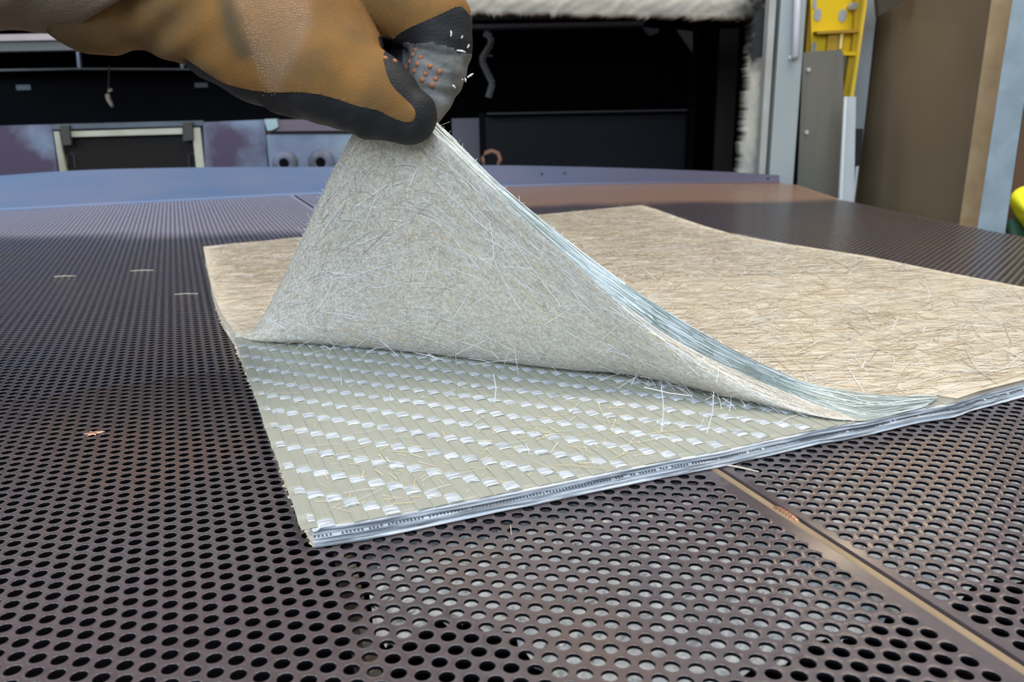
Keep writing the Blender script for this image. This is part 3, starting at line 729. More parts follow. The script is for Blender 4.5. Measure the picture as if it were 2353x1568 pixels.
for k in range(70):                                  # hanging from the flap down to the weave
    t = rng.choice([rng.uniform(.08, .55), rng.uniform(.6, .86), rng.uniform(.62, .76)]); a0 = np.array([t * (NT - 1)]); b0 = np.array([rng.uniform(5, 12)]); p, n_ = flap(a0, b0); p = p[0] - n_[0] * .8
    q = p + np.array([rng.normal(0, 7), -rng.uniform(3, 16), 0]); q[2] = ZB + .8
    if rng.random() < .5: q = p + np.array([rng.normal(0, 12), -rng.uniform(4, 18), -rng.uniform(0, 8)]); q[2] = max(q[2], ZB + .8)
    P = np.array([p, lerp(p, q, .5) + [0, -1.5, 1.0], q]); paths.append(P); wd.append(rng.uniform(.12, .32)); tn.append([(0.9, .93, .95), (.55, .56, .52), (.85, .82, .72)][rng.choice(3)]); nr.append(toward(P))
for (x0, y0, x1, y1, zz) in ((1520, 888, 1520, 992, 1), (1640, 900, 1624, 996, 1), (1660, 915, 1690, 940, 2), (1590, 940, 1480, 890, 2), (1134, 860, 1136, 926, 1), (1045, 800, 1048, 908, 0), (880, 690, 912, 800, 0), (852, 640, 885, 790, 0), (960, 700, 1130, 700, 2), (1200, 560, 1120, 620, 2)):
    d0 = (at_z(x1, max(y1, 800), ZB + 1) - CAM) @ FW
    P = np.array([at_d(lerp(x0, x1, s_), lerp(y0, y1, s_), d0 - 6 - 8 * (1 - s_)) for s_ in (0, .5, 1)]); P[1] += [1.2, 0, 0]
    P[:, 2] = np.maximum(P[:, 2], ZB + .8)
    paths.append(P); wd.append(.45); tn.append([(0.30, .29, .25), (0.95, .97, 1.0), (0.95, .97, 1.0)][zz]); nr.append(toward(P))
for k in range(150):                                 # frayed ends along the free edges
    if rng.random() < .45: t = rng.uniform(.03, tk); p = up_edge(t); d = np.array([-1, 0, .5])
    else: t = rng.uniform(tk + .05, .9); p = out_edge(t); d = np.array([.7, .3, .9])
    d = d + rng.normal(0, .6, 3); l = rng.uniform(.6, 2.2) if rng.random() < .92 else rng.uniform(2.5, 5)
    P = np.array([p, p + d * l * .5 + rng.normal(0, .25, 3), p + d * l]); paths.append(P); wd.append(rng.uniform(.10, .28)); tn.append((.8, .78, .74)); nr.append(toward(P))
for k in range(260):                                 # bottom fringe on the table along the left edge
    p = polyline(np.array(leftP), np.array([rng.uniform(0, .6)]))[0]; d = np.r_[-E1 * rng.uniform(.4, 1.0) + E2 * rng.normal(0, .5), rng.normal(0, .4)]; b0 = np.r_[p, rng.uniform(.4, 4.5)]
    l = rng.uniform(.8, 2.6); P = np.array([b0, b0 + d * l * .5, b0 + d * l]); P[:, 2] = np.maximum(P[:, 2], .75); paths.append(P); wd.append(rng.uniform(.25, .8)); tn.append([(.70, .52, .38), (.78, .66, .5)][rng.choice(2)]); nr.append(toward(P))
strands('stray_fibres', paths, wd, tn, nr, MATO, 'stray glass fibres at the crease and edges, some golden as lamp glints')

# loose bits of strand on the table
for (x, y, l, an_, lab) in ((149, 635, 12, .05, 'short pale strand lying on the left plate, farthest left of the loose strands'), (326, 622, 13, .1, 'short pale strand on the left plate, farthest back of the loose strands'),
                            (428, 676, 12, .02, 'short pale strand on the left plate beside the mat edge'), (1692, 1075, 11, -.5, 'pale strand lying beside the seam at the mat front edge'), (1174, 1218, 4.5, 1.62, 'fine white strand on the plate in front of the mat')):
    p = at_z(x, y, .5); mb = MB(); d = np.array([math.cos(an_), math.sin(an_), 0]); mb.tube([p - d * l, p + [0, .8, .2], p + d * l], [.35, .5, .3] if x != 1174 else [.12, .18, .1], 6)
    o = mb.build('glass_strand', mat('pale_strand', (0.72, 0.62, 0.5), rough=.4)); tag(o, lab, 'strand', 'loose strands on the plates')
#__PART2__
# ------------------------------------------------------------------ furnace behind the table
YF0 = 2080.0                                     # plane of the furnace front
def boxpx(mb, x0, y0, x1, y1, Y, depth, mi=0):
    """upright box whose front face covers the pixel rectangle on the plane y=Y"""
    xm0 = at_y(x0, (y0 + y1) / 2, Y)[0]; xm1 = at_y(x1, (y0 + y1) / 2, Y)[0]
    xc = (x0 + x1) / 2; z1 = at_y(xc, y0, Y)[2]; z0 = at_y(xc, y1, Y)[2]
    mb.box2(np.array([xm0, Y, z0]), np.array([xm1, Y + depth, z1]))
def quadpx(mb, P, Y, depth, mi=0):
    """prism whose front face is the pixel polygon P on the plane y=Y"""
    a = [at_y(x, y, Y) for x, y in P]; mb.prism(a, [p + np.array([0, depth, 0]) for p in a], mi)
FUR = empty('furnace', (-300, 2600, -900), 'open soot-black furnace chamber behind the table, its mouth edged with scorched white insulation', 'furnace')
mb = MB()
xl, xr = -2300, 600
mb.box2(np.array([xl, 3560, -900]), np.array([xr + 200, 3600, 1500])); mb.build('back_panel', M['black'], FUR)
mb = MB(); mb.box2(np.array([xl, YF0 + 60, -140]), np.array([xr + 200, 3560, -120])); mb.build('hearth', M['black'], FUR)
mb = MB(); mb.box2(np.array([xl, YF0 + 60, 560]), np.array([xr + 200, 3560, 580])); mb.build('roof_panel', M['black'], FUR)
for x in (xl, xr + 160):
    mb = MB(); mb.box2(np.array([x, YF0 + 60, -900]), np.array([x + 40, 3560, 1500])); mb.build('side_panel', M['black'], FUR)
# inner details
mb = MB(); boxpx(mb, 1118, 255, 1600, 259, 2900, 60); mb.build('shelf_ledge', mat('dark_ledge', (0.05, 0.05, 0.056), rough=.5), FUR)
mb = MB(); boxpx(mb, 1100, 265, 1590, 392, 2960, 10); mb.build('lower_panel', mat('dull_blue_black_panel', (0.010, 0.010, 0.016), rough=.5, spec=.25, col2=(0.012, 0.012, 0.018), scale=2), FUR)
mb = MB(); boxpx(mb, 1588, 60, 1598, 400, 2850, 60); mb.build('dark_post', M['black'], FUR)
mb = MB(); boxpx(mb, 1648, 66, 1690, 400, 2500, 20); mb.build('brown_post', mat('brown_scaled_post', (0.020, 0.015, 0.013), rough=.7, spec=.2, col2=(0.02, 0.016, 0.014), scale=3), FUR)
mb = MB(); boxpx(mb, 1085, 52, 1480, 61, 2300, 80); mb.build('lintel_edge', mat('violet_black_edge', (0.055, 0.05, 0.07), rough=.5), FUR)
mb = MB(); quadpx(mb, [(1478, 62), (1515, 66), (1514, 74), (1495, 82), (1483, 72)], 2320, 20); mb.build('bracket', mat('violet_bracket', (0.06, 0.06, 0.09), rough=.5), FUR)
mb = MB(); quadpx(mb, [(1554, 68), (1592, 72), (1592, 122)], 2700, 10); mb.build('gusset_plate', mat('grey_gusset', (0.06, 0.06, 0.062), rough=.6), FUR)
mb = MB(); boxpx(mb, 1040, 272, 1102, 400, 2300, 30); mb.build('violet_panel', mat('violet_panel', (0.055, 0.05, 0.065), rough=.5, col2=(0.10, 0.09, 0.12), scale=3), FUR)
mb = MB(); boxpx(mb, 1102, 260, 1116, 400, 2290, 40); mb.build('dark_post', M['black'], FUR)
mb = MB(); mb.tube([at_y(x, y, 2285) for x, y in ((1112, 378), (1108, 362), (1116, 351), (1130, 347), (1144, 352), (1150, 366), (1144, 380))], 6, 8)
mb.build('rusty_ring', mat('rust_ring', (0.30, 0.15, 0.10), rough=.6), FUR, smooth=True)
# hanging strip of insulation right of the glove
mb = MB(); pts = [(1113, 76), (1128, 86), (1128, 102), (1110, 130), (1108, 142), (1122, 172), (1132, 192), (1122, 224)]
P = [at_y(x, y, 2450) for x, y in pts]
for a, b in zip(P[:-1], P[1:]): mb.tube([a, b], [10, 10], 6)
o = mb.build('hanging_strip', mat('grey_strip', (0.10, 0.10, 0.10), rough=.7), FUR); 
mb = MB(); boxpx(mb, 1102, 126, 1132, 131, 2455, 6); mb.build('strip_clip', mat('clip_blue', (0.05, 0.05, 0.07), rough=.5), FUR)
# left chamber: beam, struts, ledge, plates, hanging hook
mb = MB(); boxpx(mb, -80, 88, 820, 111, 2220, 60); mb.build('front_beam', mat('grey_green_beam', (0.10, 0.11, 0.11), rough=.6, col2=(0.16, 0.16, 0.155), scale=3, stretch=(1, 1, 6)), FUR)
mb = MB(); boxpx(mb, -80, 72, 820, 87, 2210, 70); mb.build('lit_beam_top', mat('pink_lit_beam_top', (0.50, 0.42, 0.42), rough=.5, col2=(0.40, 0.33, 0.33), scale=4), FUR)  # top of the grey beam, the pinkish light on it put into the colour
for x0 in (179, 416):
    mb = MB(); quadpx(mb, [(x0 - 5, 111), (x0 + 1, 111), (x0 + 6, 158), (x0 - 1, 158)], 2450, 12); mb.build('strut', mat('pale_blue_strut', (0.30, 0.33, 0.42), rough=.5), FUR)
mb = MB(); quadpx(mb, [(-80, 160), (170, 156), (480, 157), (480, 161), (170, 160), (-80, 165)], 2440, 60); mb.build('ledge', mat('dark_grey_ledge', (0.13, 0.13, 0.13), rough=.5), FUR)
for (x0, y0, x1, y1, c) in ((37, 195, 70, 207, (0.10, 0.125, 0.16)), (447, 190, 477, 201, (0.09, 0.09, 0.11))):
    mb = MB(); boxpx(mb, x0, y0, x1, y1, 2500, 6); mb.build('small_plate', mat('small_plate', c, rough=.5), FUR)
mb = MB(); boxpx(mb, -80, 170, 840, 285, 2505, 10); mb.build('rear_baffle', M['black'], FUR)
mb = MB(); P = [at_y(x, y, 2420) for x, y in ((251, 150), (250, 180), (249, 204))]; mb.tube(P, 2.0, 6)
o = mb.build('hook_wire', mat('rusty_wire', (0.06, 0.04, 0.035), rough=.7), None); 
HOOK = empty('hanging_hook', at_y(251, 150, 2420), 'small tan hook hanging on a wire inside the dark furnace mouth', 'hook')
w_ = HOOK.location.copy(); o.parent = HOOK; o.location = -w_
mb = MB(); P = [at_y(x, y, 2420) for x, y in ((258, 206), (250, 208), (247, 218), (250, 230), (256, 240), (259, 246))]; mb.tube(P, [5, 5, 7, 7, 6, 4], 8)
mb.build('hook_body', mat('tan_hook', (0.36, 0.30, 0.22), rough=.6), HOOK, smooth=True)
# row of panels just above the flange
TINT = mat('heat_tinted_panel', (0.10, 0.075, 0.125), rough=.36, metal=.35, col2=(0.24, 0.29, 0.40), scale=9, detail=4, lo=.42, hi=.64)
TINT2 = mat('heat_tinted_boss_plate', (0.22, 0.25, 0.38), rough=.3, metal=.4, col2=(0.36, 0.45, 0.50), scale=7, lo=.4, hi=.66)
mb = MB(); quadpx(mb, [(-120, 292), (118, 286), (136, 420), (-120, 420)], 2140, 12); mb.build('tinted_panel', TINT, FUR)
mb = MB(); quadpx(mb, [(466, 281), (608, 275), (618, 420), (474, 420)], 2140, 12); mb.build('tinted_panel', TINT, FUR)
mb = MB(); quadpx(mb, [(118, 286), (466, 277), (466, 289), (118, 298)], 2138, 14); mb.build('top_rail', mat('blue_grey_rail', (0.09, 0.11, 0.13), rough=.4, metal=.3, col2=(0.16, 0.18, 0.22), scale=6), FUR)
mb = MB(); quadpx(mb, [(118, 292), (470, 285), (474, 420), (134, 420)], 2150, 8); mb.build('dark_window', mat('dark_window_plate', (0.014, 0.012, 0.011), rough=.6, spec=.15), FUR)
CREAM = mat('cream_frame_bar', (0.50, 0.49, 0.40), rough=.5, col2=(0.24, 0.22, 0.14), scale=6, lo=.45, hi=.7)
FR = MB(); quadpx(FR, [(123, 302), (136, 302), (157, 420), (141, 420)], 2138, 10); fo_ = FR.build('window_frame', CREAM, FUR)
mb = MB(); quadpx(mb, [(160, 302), (419, 294), (419, 308), (161, 315)], 2136, 12); mb.build('frame_bar', CREAM, fo_)
mb = MB(); quadpx(mb, [(441, 294), (459, 293), (471, 400), (452, 400)], 2138, 10); mb.build('frame_bar', CREAM, fo_)
for P in ([(137, 289), (158, 288), (163, 333), (144, 334)], [(420, 282), (441, 281), (442, 322), (420, 324)]):
    mb = MB(); quadpx(mb, P, 2128, 10); mb.build('frame_bracket', mat('dark_bracket', (0.05, 0.045, 0.04), rough=.6), fo_)
for x0 in (155, 434):
    mb = MB(); pp = [at_y(x, y, 2146) for x, y in ((x0, 386), (x0, 356), (x0 + 8, 353), (x0 + 15, 356), (x0 + 18, 386))]; mb.tube(pp, 1.2, 6); mb.build('slot_rim', mat('slot_rim', (0.06, 0.06, 0.07), rough=.5), fo_)
mb = MB(); quadpx(mb, [(612, 310), (860, 309), (860, 420), (622, 420)], 2130, 14)
BOSS = mb.build('boss_plate', TINT2, FUR)
mb = MB(); quadpx(mb, [(612, 276), (860, 272), (860, 300), (614, 302)], 2120, 30); mb.build('violet_rail', mat('violet_rail', (0.15, 0.12, 0.15), rough=.45, metal=.2), FUR)
mb = MB(); quadpx(mb, [(614, 302), (860, 300), (860, 310), (614, 311)], 2134, 20); mb.build('shadow_rail', mat('olive_dark_rail', (0.06, 0.055, 0.045), rough=.7), FUR)
mb = MB(); quadpx(mb, [(607, 274), (636, 273), (639, 292), (624, 300), (614, 300)], 2112, 20); mb.build('tinted_block', mat('pale_cyan_block', (0.36, 0.52, 0.56), rough=.35, metal=.3, col2=(0.5, 0.5, 0.36), scale=12), FUR)
for (x, y, ro, ri) in ((654, 376, 28, 11), (738, 374, 29, 11)):
    k = 2120 / F; p = at_y(x, y, 2124); mb = MB(); n = 28
    V = []; 
    for r, dy in ((ro * k * 1.05, 6), (ro * k * .95, -5), (ri * k * 1.25, -7), (ri * k, -6), (ri * k, 8)):
        V += [p + np.array([r * math.cos(2 * math.pi * q / n), dy, r * math.sin(2 * math.pi * q / n)]) for q in range(n)]
    mb.add(V, [(l * n + q, l * n + (q + 1) % n, (l + 1) * n + (q + 1) % n, (l + 1) * n + q) for l in range(4) for q in range(n)])
    bo = mb.build('boss', mat('grey_boss', (0.085, 0.09, 0.105), rough=.6, metal=.1, col2=(0.17, 0.20, 0.29), scale=20), BOSS, smooth=True)
    mb = MB(); mb.tube([p + [0, -4.5, 0], p + [0, 4, 0]], ri * k * .98, 20); mb.build('bore', M['black'], bo)
# insulation around the mouth: scorched white wool
def wool(name, P0, P1, wpx, Y, n, seed, parent, horizontal):
    """lumpy slab between two pixel points; wpx = (outer, inner) px extents across"""
    R = np.random.default_rng(seed); m = 12; V = []
    for k in range(n):
        t = k / (n - 1); x, y = lerp(P0, P1, t)
        for q in range(m):
            s = q / (m - 1); jag = 0
            if q == m - 1: jag = R.normal(0, 1.3) + 1.5 * math.sin(k * .5) + (R.random() < .08) * R.uniform(1, 6) * (1 if horizontal else .5)
            off = lerp(wpx[0], wpx[1], s) + jag
            pt = at_y(x + (0 if horizontal else off), y + (off if horizontal else 0), Y)
            bulge = 14 * math.sin(math.pi * min(1, s * .9 + .1)) + R.normal(0, .7) + 2.2 * math.sin(k * .61 + q * 1.3 + 2 * math.sin(k * .23)) * math.sin(k * .29 + q * .5); V.append(pt - np.array([0, bulge, 0]))
    nV = len(V); V2 = [p + np.array([0, 70, 0]) for p in V]
    mb = MB(); Fs = [(k * m + q, k * m + q + 1, (k + 1) * m + q + 1, (k + 1) * m + q) for k in range(n - 1) for q in range(m - 1)]
    Fb = [tuple(i + nV for i in f)[::-1] for f in Fs]
    rim = [(k * m, (k + 1) * m, nV + (k + 1) * m, nV + k * m) for k in range(n - 1)] + [(k * m + m - 1, nV + k * m + m - 1, nV + (k + 1) * m + m - 1, (k + 1) * m + m - 1) for k in range(n - 1)]
    rim += [tuple([q, q + 1, nV + q + 1, nV + q]) for q in range(m - 1)] + [tuple([(n - 1) * m + q, nV + (n - 1) * m + q, nV + (n - 1) * m + q + 1, (n - 1) * m + q + 1]) for q in range(m - 1)]
    mb.add(V + V2, Fs + Fb + rim)
    return mb.build(name, M['wool'], parent, smooth=True)
def wool_mat():
    m = mat('scorched_wool', (0.62, 0.58, 0.48), rough=.9, col2=(0.50, 0.47, 0.41), scale=9, lo=.45, hi=.62, bump=.6, bscale=60)
    nt = m.node_tree; N = nt.nodes; L = nt.links; b = N['Principled BSDF']; t = N['Texture Coordinate']
    src = b.inputs['Base Color'].links[0].from_socket
    # soot stain round the upper right corner of the mouth
    p = at_y(1745, 60, YF0) * S
    vm = N.new('ShaderNodeVectorMath'); vm.operation = 'DISTANCE'; L.new(t.outputs['Object'], vm.inputs[0]); vm.inputs[1].default_value = tuple(p)
    n = N.new('ShaderNodeTexNoise'); n.inputs['Scale'].default_value = 22; n.inputs['Detail'].default_value = 5; L.new(t.outputs['Object'], n.inputs[0])
    ma = N.new('ShaderNodeMath'); ma.operation = 'MULTIPLY_ADD'; L.new(n.outputs[0], ma.inputs[0]); ma.inputs[1].default_value = .16; L.new(vm.outputs['Value'], ma.inputs[2])
    q = N.new('ShaderNodeMapRange'); L.new(ma.outputs[0], q.inputs[0]); q.inputs[1].default_value = .125; q.inputs[2].default_value = .185
    mx = N.new('ShaderNodeMix'); mx.data_type = 'RGBA'; L.new(q.outputs[0], mx.inputs[0]); mx.inputs[6].default_value = (0.035, 0.033, 0.032, 1); L.new(src, mx.inputs[7])
    L.new(mx.outputs[2], b.inputs['Base Color'])
    return m
M['wool'] = wool_mat()
W1 = wool('insulation_strip', (990, 22), (1790, 38), (-70, 6), YF0, 150, 5, FUR, True)
W2 = wool('insulation_strip', (1756, 10), (1722, 415), (22, -20), YF0 - 4, 90, 6, FUR, False)
# mouth lining so the edge has depth
mb = MB(); boxpx(mb, 990, -60, 1760, 40, YF0 + 70, 30); mb.build('mouth_lining', M['dark'], FUR)

# ------------------------------------------------------------------ grey column, rod, yellow guard, posts, panels
GREY_P = mat('grey_paint', (0.34, 0.39, 0.40), rough=.45, col2=(0.38, 0.43, 0.44), scale=4)
COLM = empty('machine_column', at_y(1806, 500, 2015) * [1, 1, 0] + [0, 0, -900], 'light grey painted steel column between the furnace mouth and the yellow guard', 'column', None, 'thing')
mb = MB(); P = [(1773, -60), (1840, -60), (1828, 1000), (1752, 1000)]; a = at_y(1775, 300, 1990); b = at_y(1832, 300, 1990)
mb.box2(np.array([a[0], 1990, -900]), np.array([b[0], 2045, 620])); mb.build('column_post', GREY_P, COLM, bevel=3)
mb = MB(); boxpx(mb, 1757, -60, 1772, 430, 1988, 30); mb.build('column_flange', mat('worn_grey_flange', (0.36, 0.36, 0.33), rough=.6, col2=(0.42, 0.44, 0.43), scale=10), COLM)
mb = MB(); P = [at_y(1834, -50, 1978), at_y(1828, 128, 1978), at_y(1827, 135, 1978)]; mb.tube(P, [8, 8, 6], 12); mb.build('guide_rod', mat('lilac_grey_rod', (0.46, 0.47, 0.52), rough=.35), COLM, smooth=True)
mb = MB(); mb.tube([at_y(1816, 130, 1991), at_y(1816, 137, 1984)], 4, 8); mb.build('bolt_head', mat('bright_bolt', (0.7, 0.72, 0.72), rough=.3, metal=.5), COLM)
mb = MB(); a = at_y(1826, 300, 2050); b = at_y(1843, 300, 2050); mb.box2(np.array([a[0], 2050, -900]), np.array([b[0], 2062, 240])); mb.build('shadow_channel', M['dark'], COLM)
YEL = mat('yellow_paint', (0.82, 0.55, 0.012), rough=.35, spec=.5)
YELD = mat('ochre_paint', (0.42, 0.25, 0.02), rough=.5)
YG = empty('yellow_guard', at_y(1910, 500, 2080) * [1, 1, 0] + [0, 0, -900], 'yellow painted steel guard bracket with grey bolt holes at the top right', 'bracket')
mb = MB(); a = at_y(1846, 200, 2090); b = at_y(1864, 200, 2090); mb.box2(np.array([a[0], 2090, -900]), np.array([b[0], 2110, 620])); mb.build('side_flange', YELD, YG)
mb = MB(); quadpx(mb, [(1862, -60), (1972, -60), (1962, 118), (1864, 122)], 2080, 10); FP = mb.build('face_plate', YEL, YG, bevel=1.5)
for (x, y, rx, ry) in ((1879, 34, 8.2, 13), (1936, 36, 8.6, 13), (1872, 10, 4.5, 10), (1871, 108, 4.5, 11)):
    p = at_y(x, y, 2078.6); k = 2110 / F; mb = MB(); V = [p + np.array([rx * k * math.cos(q * .3142), 0, ry * k * math.sin(q * .3142)]) for q in range(20)]
    mb.prism(V, [v + np.array([0, 3, 0]) for v in V]); mb.build('bolt_hole', mat('grey_hole', (0.36, 0.38, 0.40), rough=.5), YG)
mb = MB(); p = at_y(1962, 14, 2060); mb.tube([p + [0, -6, 0], p + [0, 20, 0]], [8, 10], 8); mb.build('bolt', mat('zinc_bolt', (0.55, 0.56, 0.56), rough=.35, metal=.6, col2=(.35, .36, .36), scale=60), YG)
mb = MB(); quadpx(mb, [(1968, -60), (1988, -60), (1987, 0), (1984, 62), (1955, 222), (1937, 222), (1951, 128), (1958, 118), (1963, 66)], 2062, 14); mb.build('web_plate', mat('dark_yellow_web', (0.50, 0.33, 0.015), rough=.4), YG)
mb = MB(); quadpx(mb, [(1987, -60), (1993, -60), (1992, 10), (1984, 64), (1976, 124), (1962, 222), (1953, 222), (1970, 122), (1979, 60), (1986, 8)], 2044, 16); mb.build('web_edge', mat('pale_yellow_edge', (0.88, 0.62, 0.06), rough=.4), YG)
mb = MB(); quadpx(mb, [(1876, 72), (1980, 66), (1980, 74), (1878, 78)], 2054, 30); mb.build('cross_rib', YELD, YG)
mb = MB(); quadpx(mb, [(1904, 76), (1926, 75), (1924, 118), (1900, 118)], 2066, 14); mb.build('boss_rib', mat('ochre_rib', (0.52, 0.31, 0.02), rough=.5), YG)
mb = MB(); quadpx(mb, [(1936, 118), (1974, 120), (1973, 128), (1936, 127)], 2052, 26); mb.build('cross_rib', YEL, YG)
mb = MB(); quadpx(mb, [(1932, 78), (1938, 78), (1934, 112), (1928, 112)], 2060, 8); mb.build('bright_rib', mat('cream_yellow_rib', (0.9, 0.72, 0.3), rough=.4), YG)
mb = MB(); a = at_y(1985, 200, 2120); b = at_y(2002, 200, 2120); 
GP = empty('grey_post', at_y(1990, 500, 2120) * [1, 1, 0] + [0, 0, -900], 'grey painted upright post behind the yellow guard', 'post')
quadpx(mb, [(1930, -60), (2019, -60), (2016, 10), (1985, 300), (1962, 470), (1940, 1100), (1900, 1100)], 2130, 20); mb.build('post_body', mat('mid_grey_paint', (0.30, 0.335, 0.355), rough=.5), GP)
mb = MB(); quadpx(mb, [(1966, 296), (1984, 296), (1975, 382), (1963, 382)], 2100, 12); mb.build('black_plate', mat('black_plate', (0.03, 0.032, 0.036), rough=.5), GP)
# dull sheet standing beside
SH = MB(); quadpx(SH, [(1846, 123), (1852, 119), (1930, 114), (1938, 121), (1938, 480), (1935, 1000), (1806, 1000), (1832, 430)], 2000, 3)
so = SH.build('steel_sheet', mat('dull_steel_sheet', (0.20, 0.20, 0.175), rough=.35, metal=.45, col2=(0.26, 0.245, 0.21), scale=3, stretch=(6, 1, .6)), None); tag(so, 'dull grey steel sheet standing upright under the yellow guard', 'sheet')
for (x, y) in ((1858, 160), (1854, 304)):
    mb = MB(); p = at_y(x, y, 1998); mb.tube([p + [0, -2, 0], p + [0, 2, 0]], 4.5, 10); mb.build('rivet', mat('pale_rivet', (0.5, 0.5, 0.47), rough=.4), so)
AL = mat('pale_aluminium', (0.60, 0.65, 0.68), rough=.4, col2=(0.52, 0.57, 0.60), scale=10)
AB = empty('aluminium_bar', at_y(1945, 460, 1900) * [1, 1, 0] + [0, 0, -900], 'pale aluminium flat bar standing upright at the back edge of the table', 'bar')
mb = MB(); quadpx(mb, [(1945, 222), (1967, 222), (1962, 470), (1956, 900), (1922, 900), (1931, 458)], 1900, 14); mb.build('bar_body', AL, AB)
mb = MB(); quadpx(mb, [(1941, 224), (1946, 222), (1935, 470), (1929, 470)], 1896, 6); mb.build('bright_lip', mat('bright_lip', (0.80, 0.86, 0.88), rough=.35), AB)
mb = MB(); quadpx(mb, [(1968, 388), (1973, 382), (1962, 470), (1957, 470)], 1904, 8); mb.build('foot_piece', AL, AB)
# brown board, its tan end, galvanised post
def panel3(name, P, mat_, parent=None):    # P: list of (px, py, Y) outline, given thickness backwards
    a = [at_y(*p) for p in P]; mb = MB(); mb.prism(a, [p + np.array([6, 12, 0]) for p in a]); return mb.build(name, mat_, parent)
bp_ = panel3('brown_board', [(2019, -80, 2180), (2300, -80, 1620), (2243, 512, 1620), (2190, 1000, 1620), (1930, 1000, 2180), (1961, 465, 2180)], mat('brown_board', (0.20, 0.145, 0.085), rough=.6, col2=(0.255, 0.185, 0.11), scale=2.5))
tag(bp_, 'large brown hardboard panel standing upright at the right behind the table', 'board')
mb = MB(); p0, p1 = at_y(2110, 118, 1990), at_y(2068, 425, 1990); 
for t0, t1 in ((0, .36), (.36, .72), (.72, 1)):
    mb.tube([lerp(p0, p1, t0), lerp(p0, p1, t1)], 1.2, 6)
mb.build('scratch_seam', mat('pale_seam', (0.34, 0.26, 0.17), rough=.6), bp_)
mb = MB(); quadpx(mb, [(2012, -60), (2090, -60), (2075, 6), (2020, 36), (2018, 10)], 1950, 20); dk = mb.build('top_bracket', mat('dark_brown_bracket', (0.05, 0.037, 0.024), rough=.7), bp_)
ts_ = panel3('chipboard_strip', [(2290, -80, 1560), (2342, -80, 1560), (2325, 60, 1560), (2246, 518, 1560), (2210, 800, 1560), (2180, 800, 1560), (2205, 512, 1560)], mat('chipboard', (0.38, 0.26, 0.14), rough=.7, col2=(0.45, 0.32, 0.185), scale=40))
tag(ts_, 'tan chipboard strip between the brown board and the galvanised post', 'strip')
gz = panel3('galvanised_post', [(2340, -80, 1480), (2440, -80, 1480), (2352, 240, 1480), (2310, 532, 1480), (2290, 800, 1480), (2215, 800, 1480), (2246, 525, 1480), (2300, 170, 1480)], mat('galvanised_zinc', (0.34, 0.43, 0.50), rough=.4, metal=.3, col2=(0.42, 0.52, 0.59), scale=30, detail=6))
tag(gz, 'pale blue galvanised steel post at the right edge of the table', 'post')
o_ = panel3('rust_brown_board', [(2353, 250, 1760), (2450, 250, 1760), (2450, 900, 1760), (2290, 900, 1760), (2312, 520, 1760)], mat('rusty_board', (0.14, 0.075, 0.045), rough=.7)); tag(o_, 'rust brown board behind the galvanised post at the far right', 'board')
# hi-vis garment
HV = empty('hi_vis_jacket', at_y(2370, 560, 1600) * [1, 1, 0] + [0, 0, -900], 'bright yellow and dark green hi-vis garment behind the galvanised post', 'jacket')
def blob(name, P, mat_, parent, seed):
    """soft draped lobe: outline px at Y, bulging towards the viewer"""
    R = np.random.default_rng(seed); mb = MB(); n = 40; out = smoothline(np.array(P + [P[0]], float), n + 1)[:-1]; c = out.mean(0); V = []; m = 8
    for q in range(m + 1):
        f_ = q / m
        for k in range(n):
            p = lerp(out[k], c, f_); V.append(at_y(p[0], p[1], 1640 - 60 * math.sin(f_ * math.pi / 2) - 7 * math.sin(k * .9) * (1 - f_)))
    nv = len(V); V += [at_y(p[0], p[1], 1720) for p in out]
    Fs = [(q * n + k, q * n + (k + 1) % n, (q + 1) * n + (k + 1) % n, (q + 1) * n + k) for q in range(m) for k in range(n)] + [(k, nv + k, nv + (k + 1) % n, (k + 1) % n) for k in range(n)] + [tuple(range(nv, nv + n))]
    mb.add(V, Fs); return mb.build(name, mat_, parent, smooth=True)
blob('yellow_fabric', [(2319, 468), (2322, 446), (2345, 428), (2380, 424), (2430, 460), (2450, 560), (2420, 620), (2380, 590), (2350, 520), (2332, 494)], mat('hi_vis_yellow', (0.88, 0.84, 0.015), rough=.7, bump=.6, bscale=30), HV, 3)
blob('green_fabric', [(2312, 530), (2316, 500), (2330, 496), (2356, 520), (2400, 600), (2440, 800), (2300, 800)], mat('dark_green_cloth', (0.025, 0.085, 0.055), rough=.8, bump=.6, bscale=30), HV, 4)

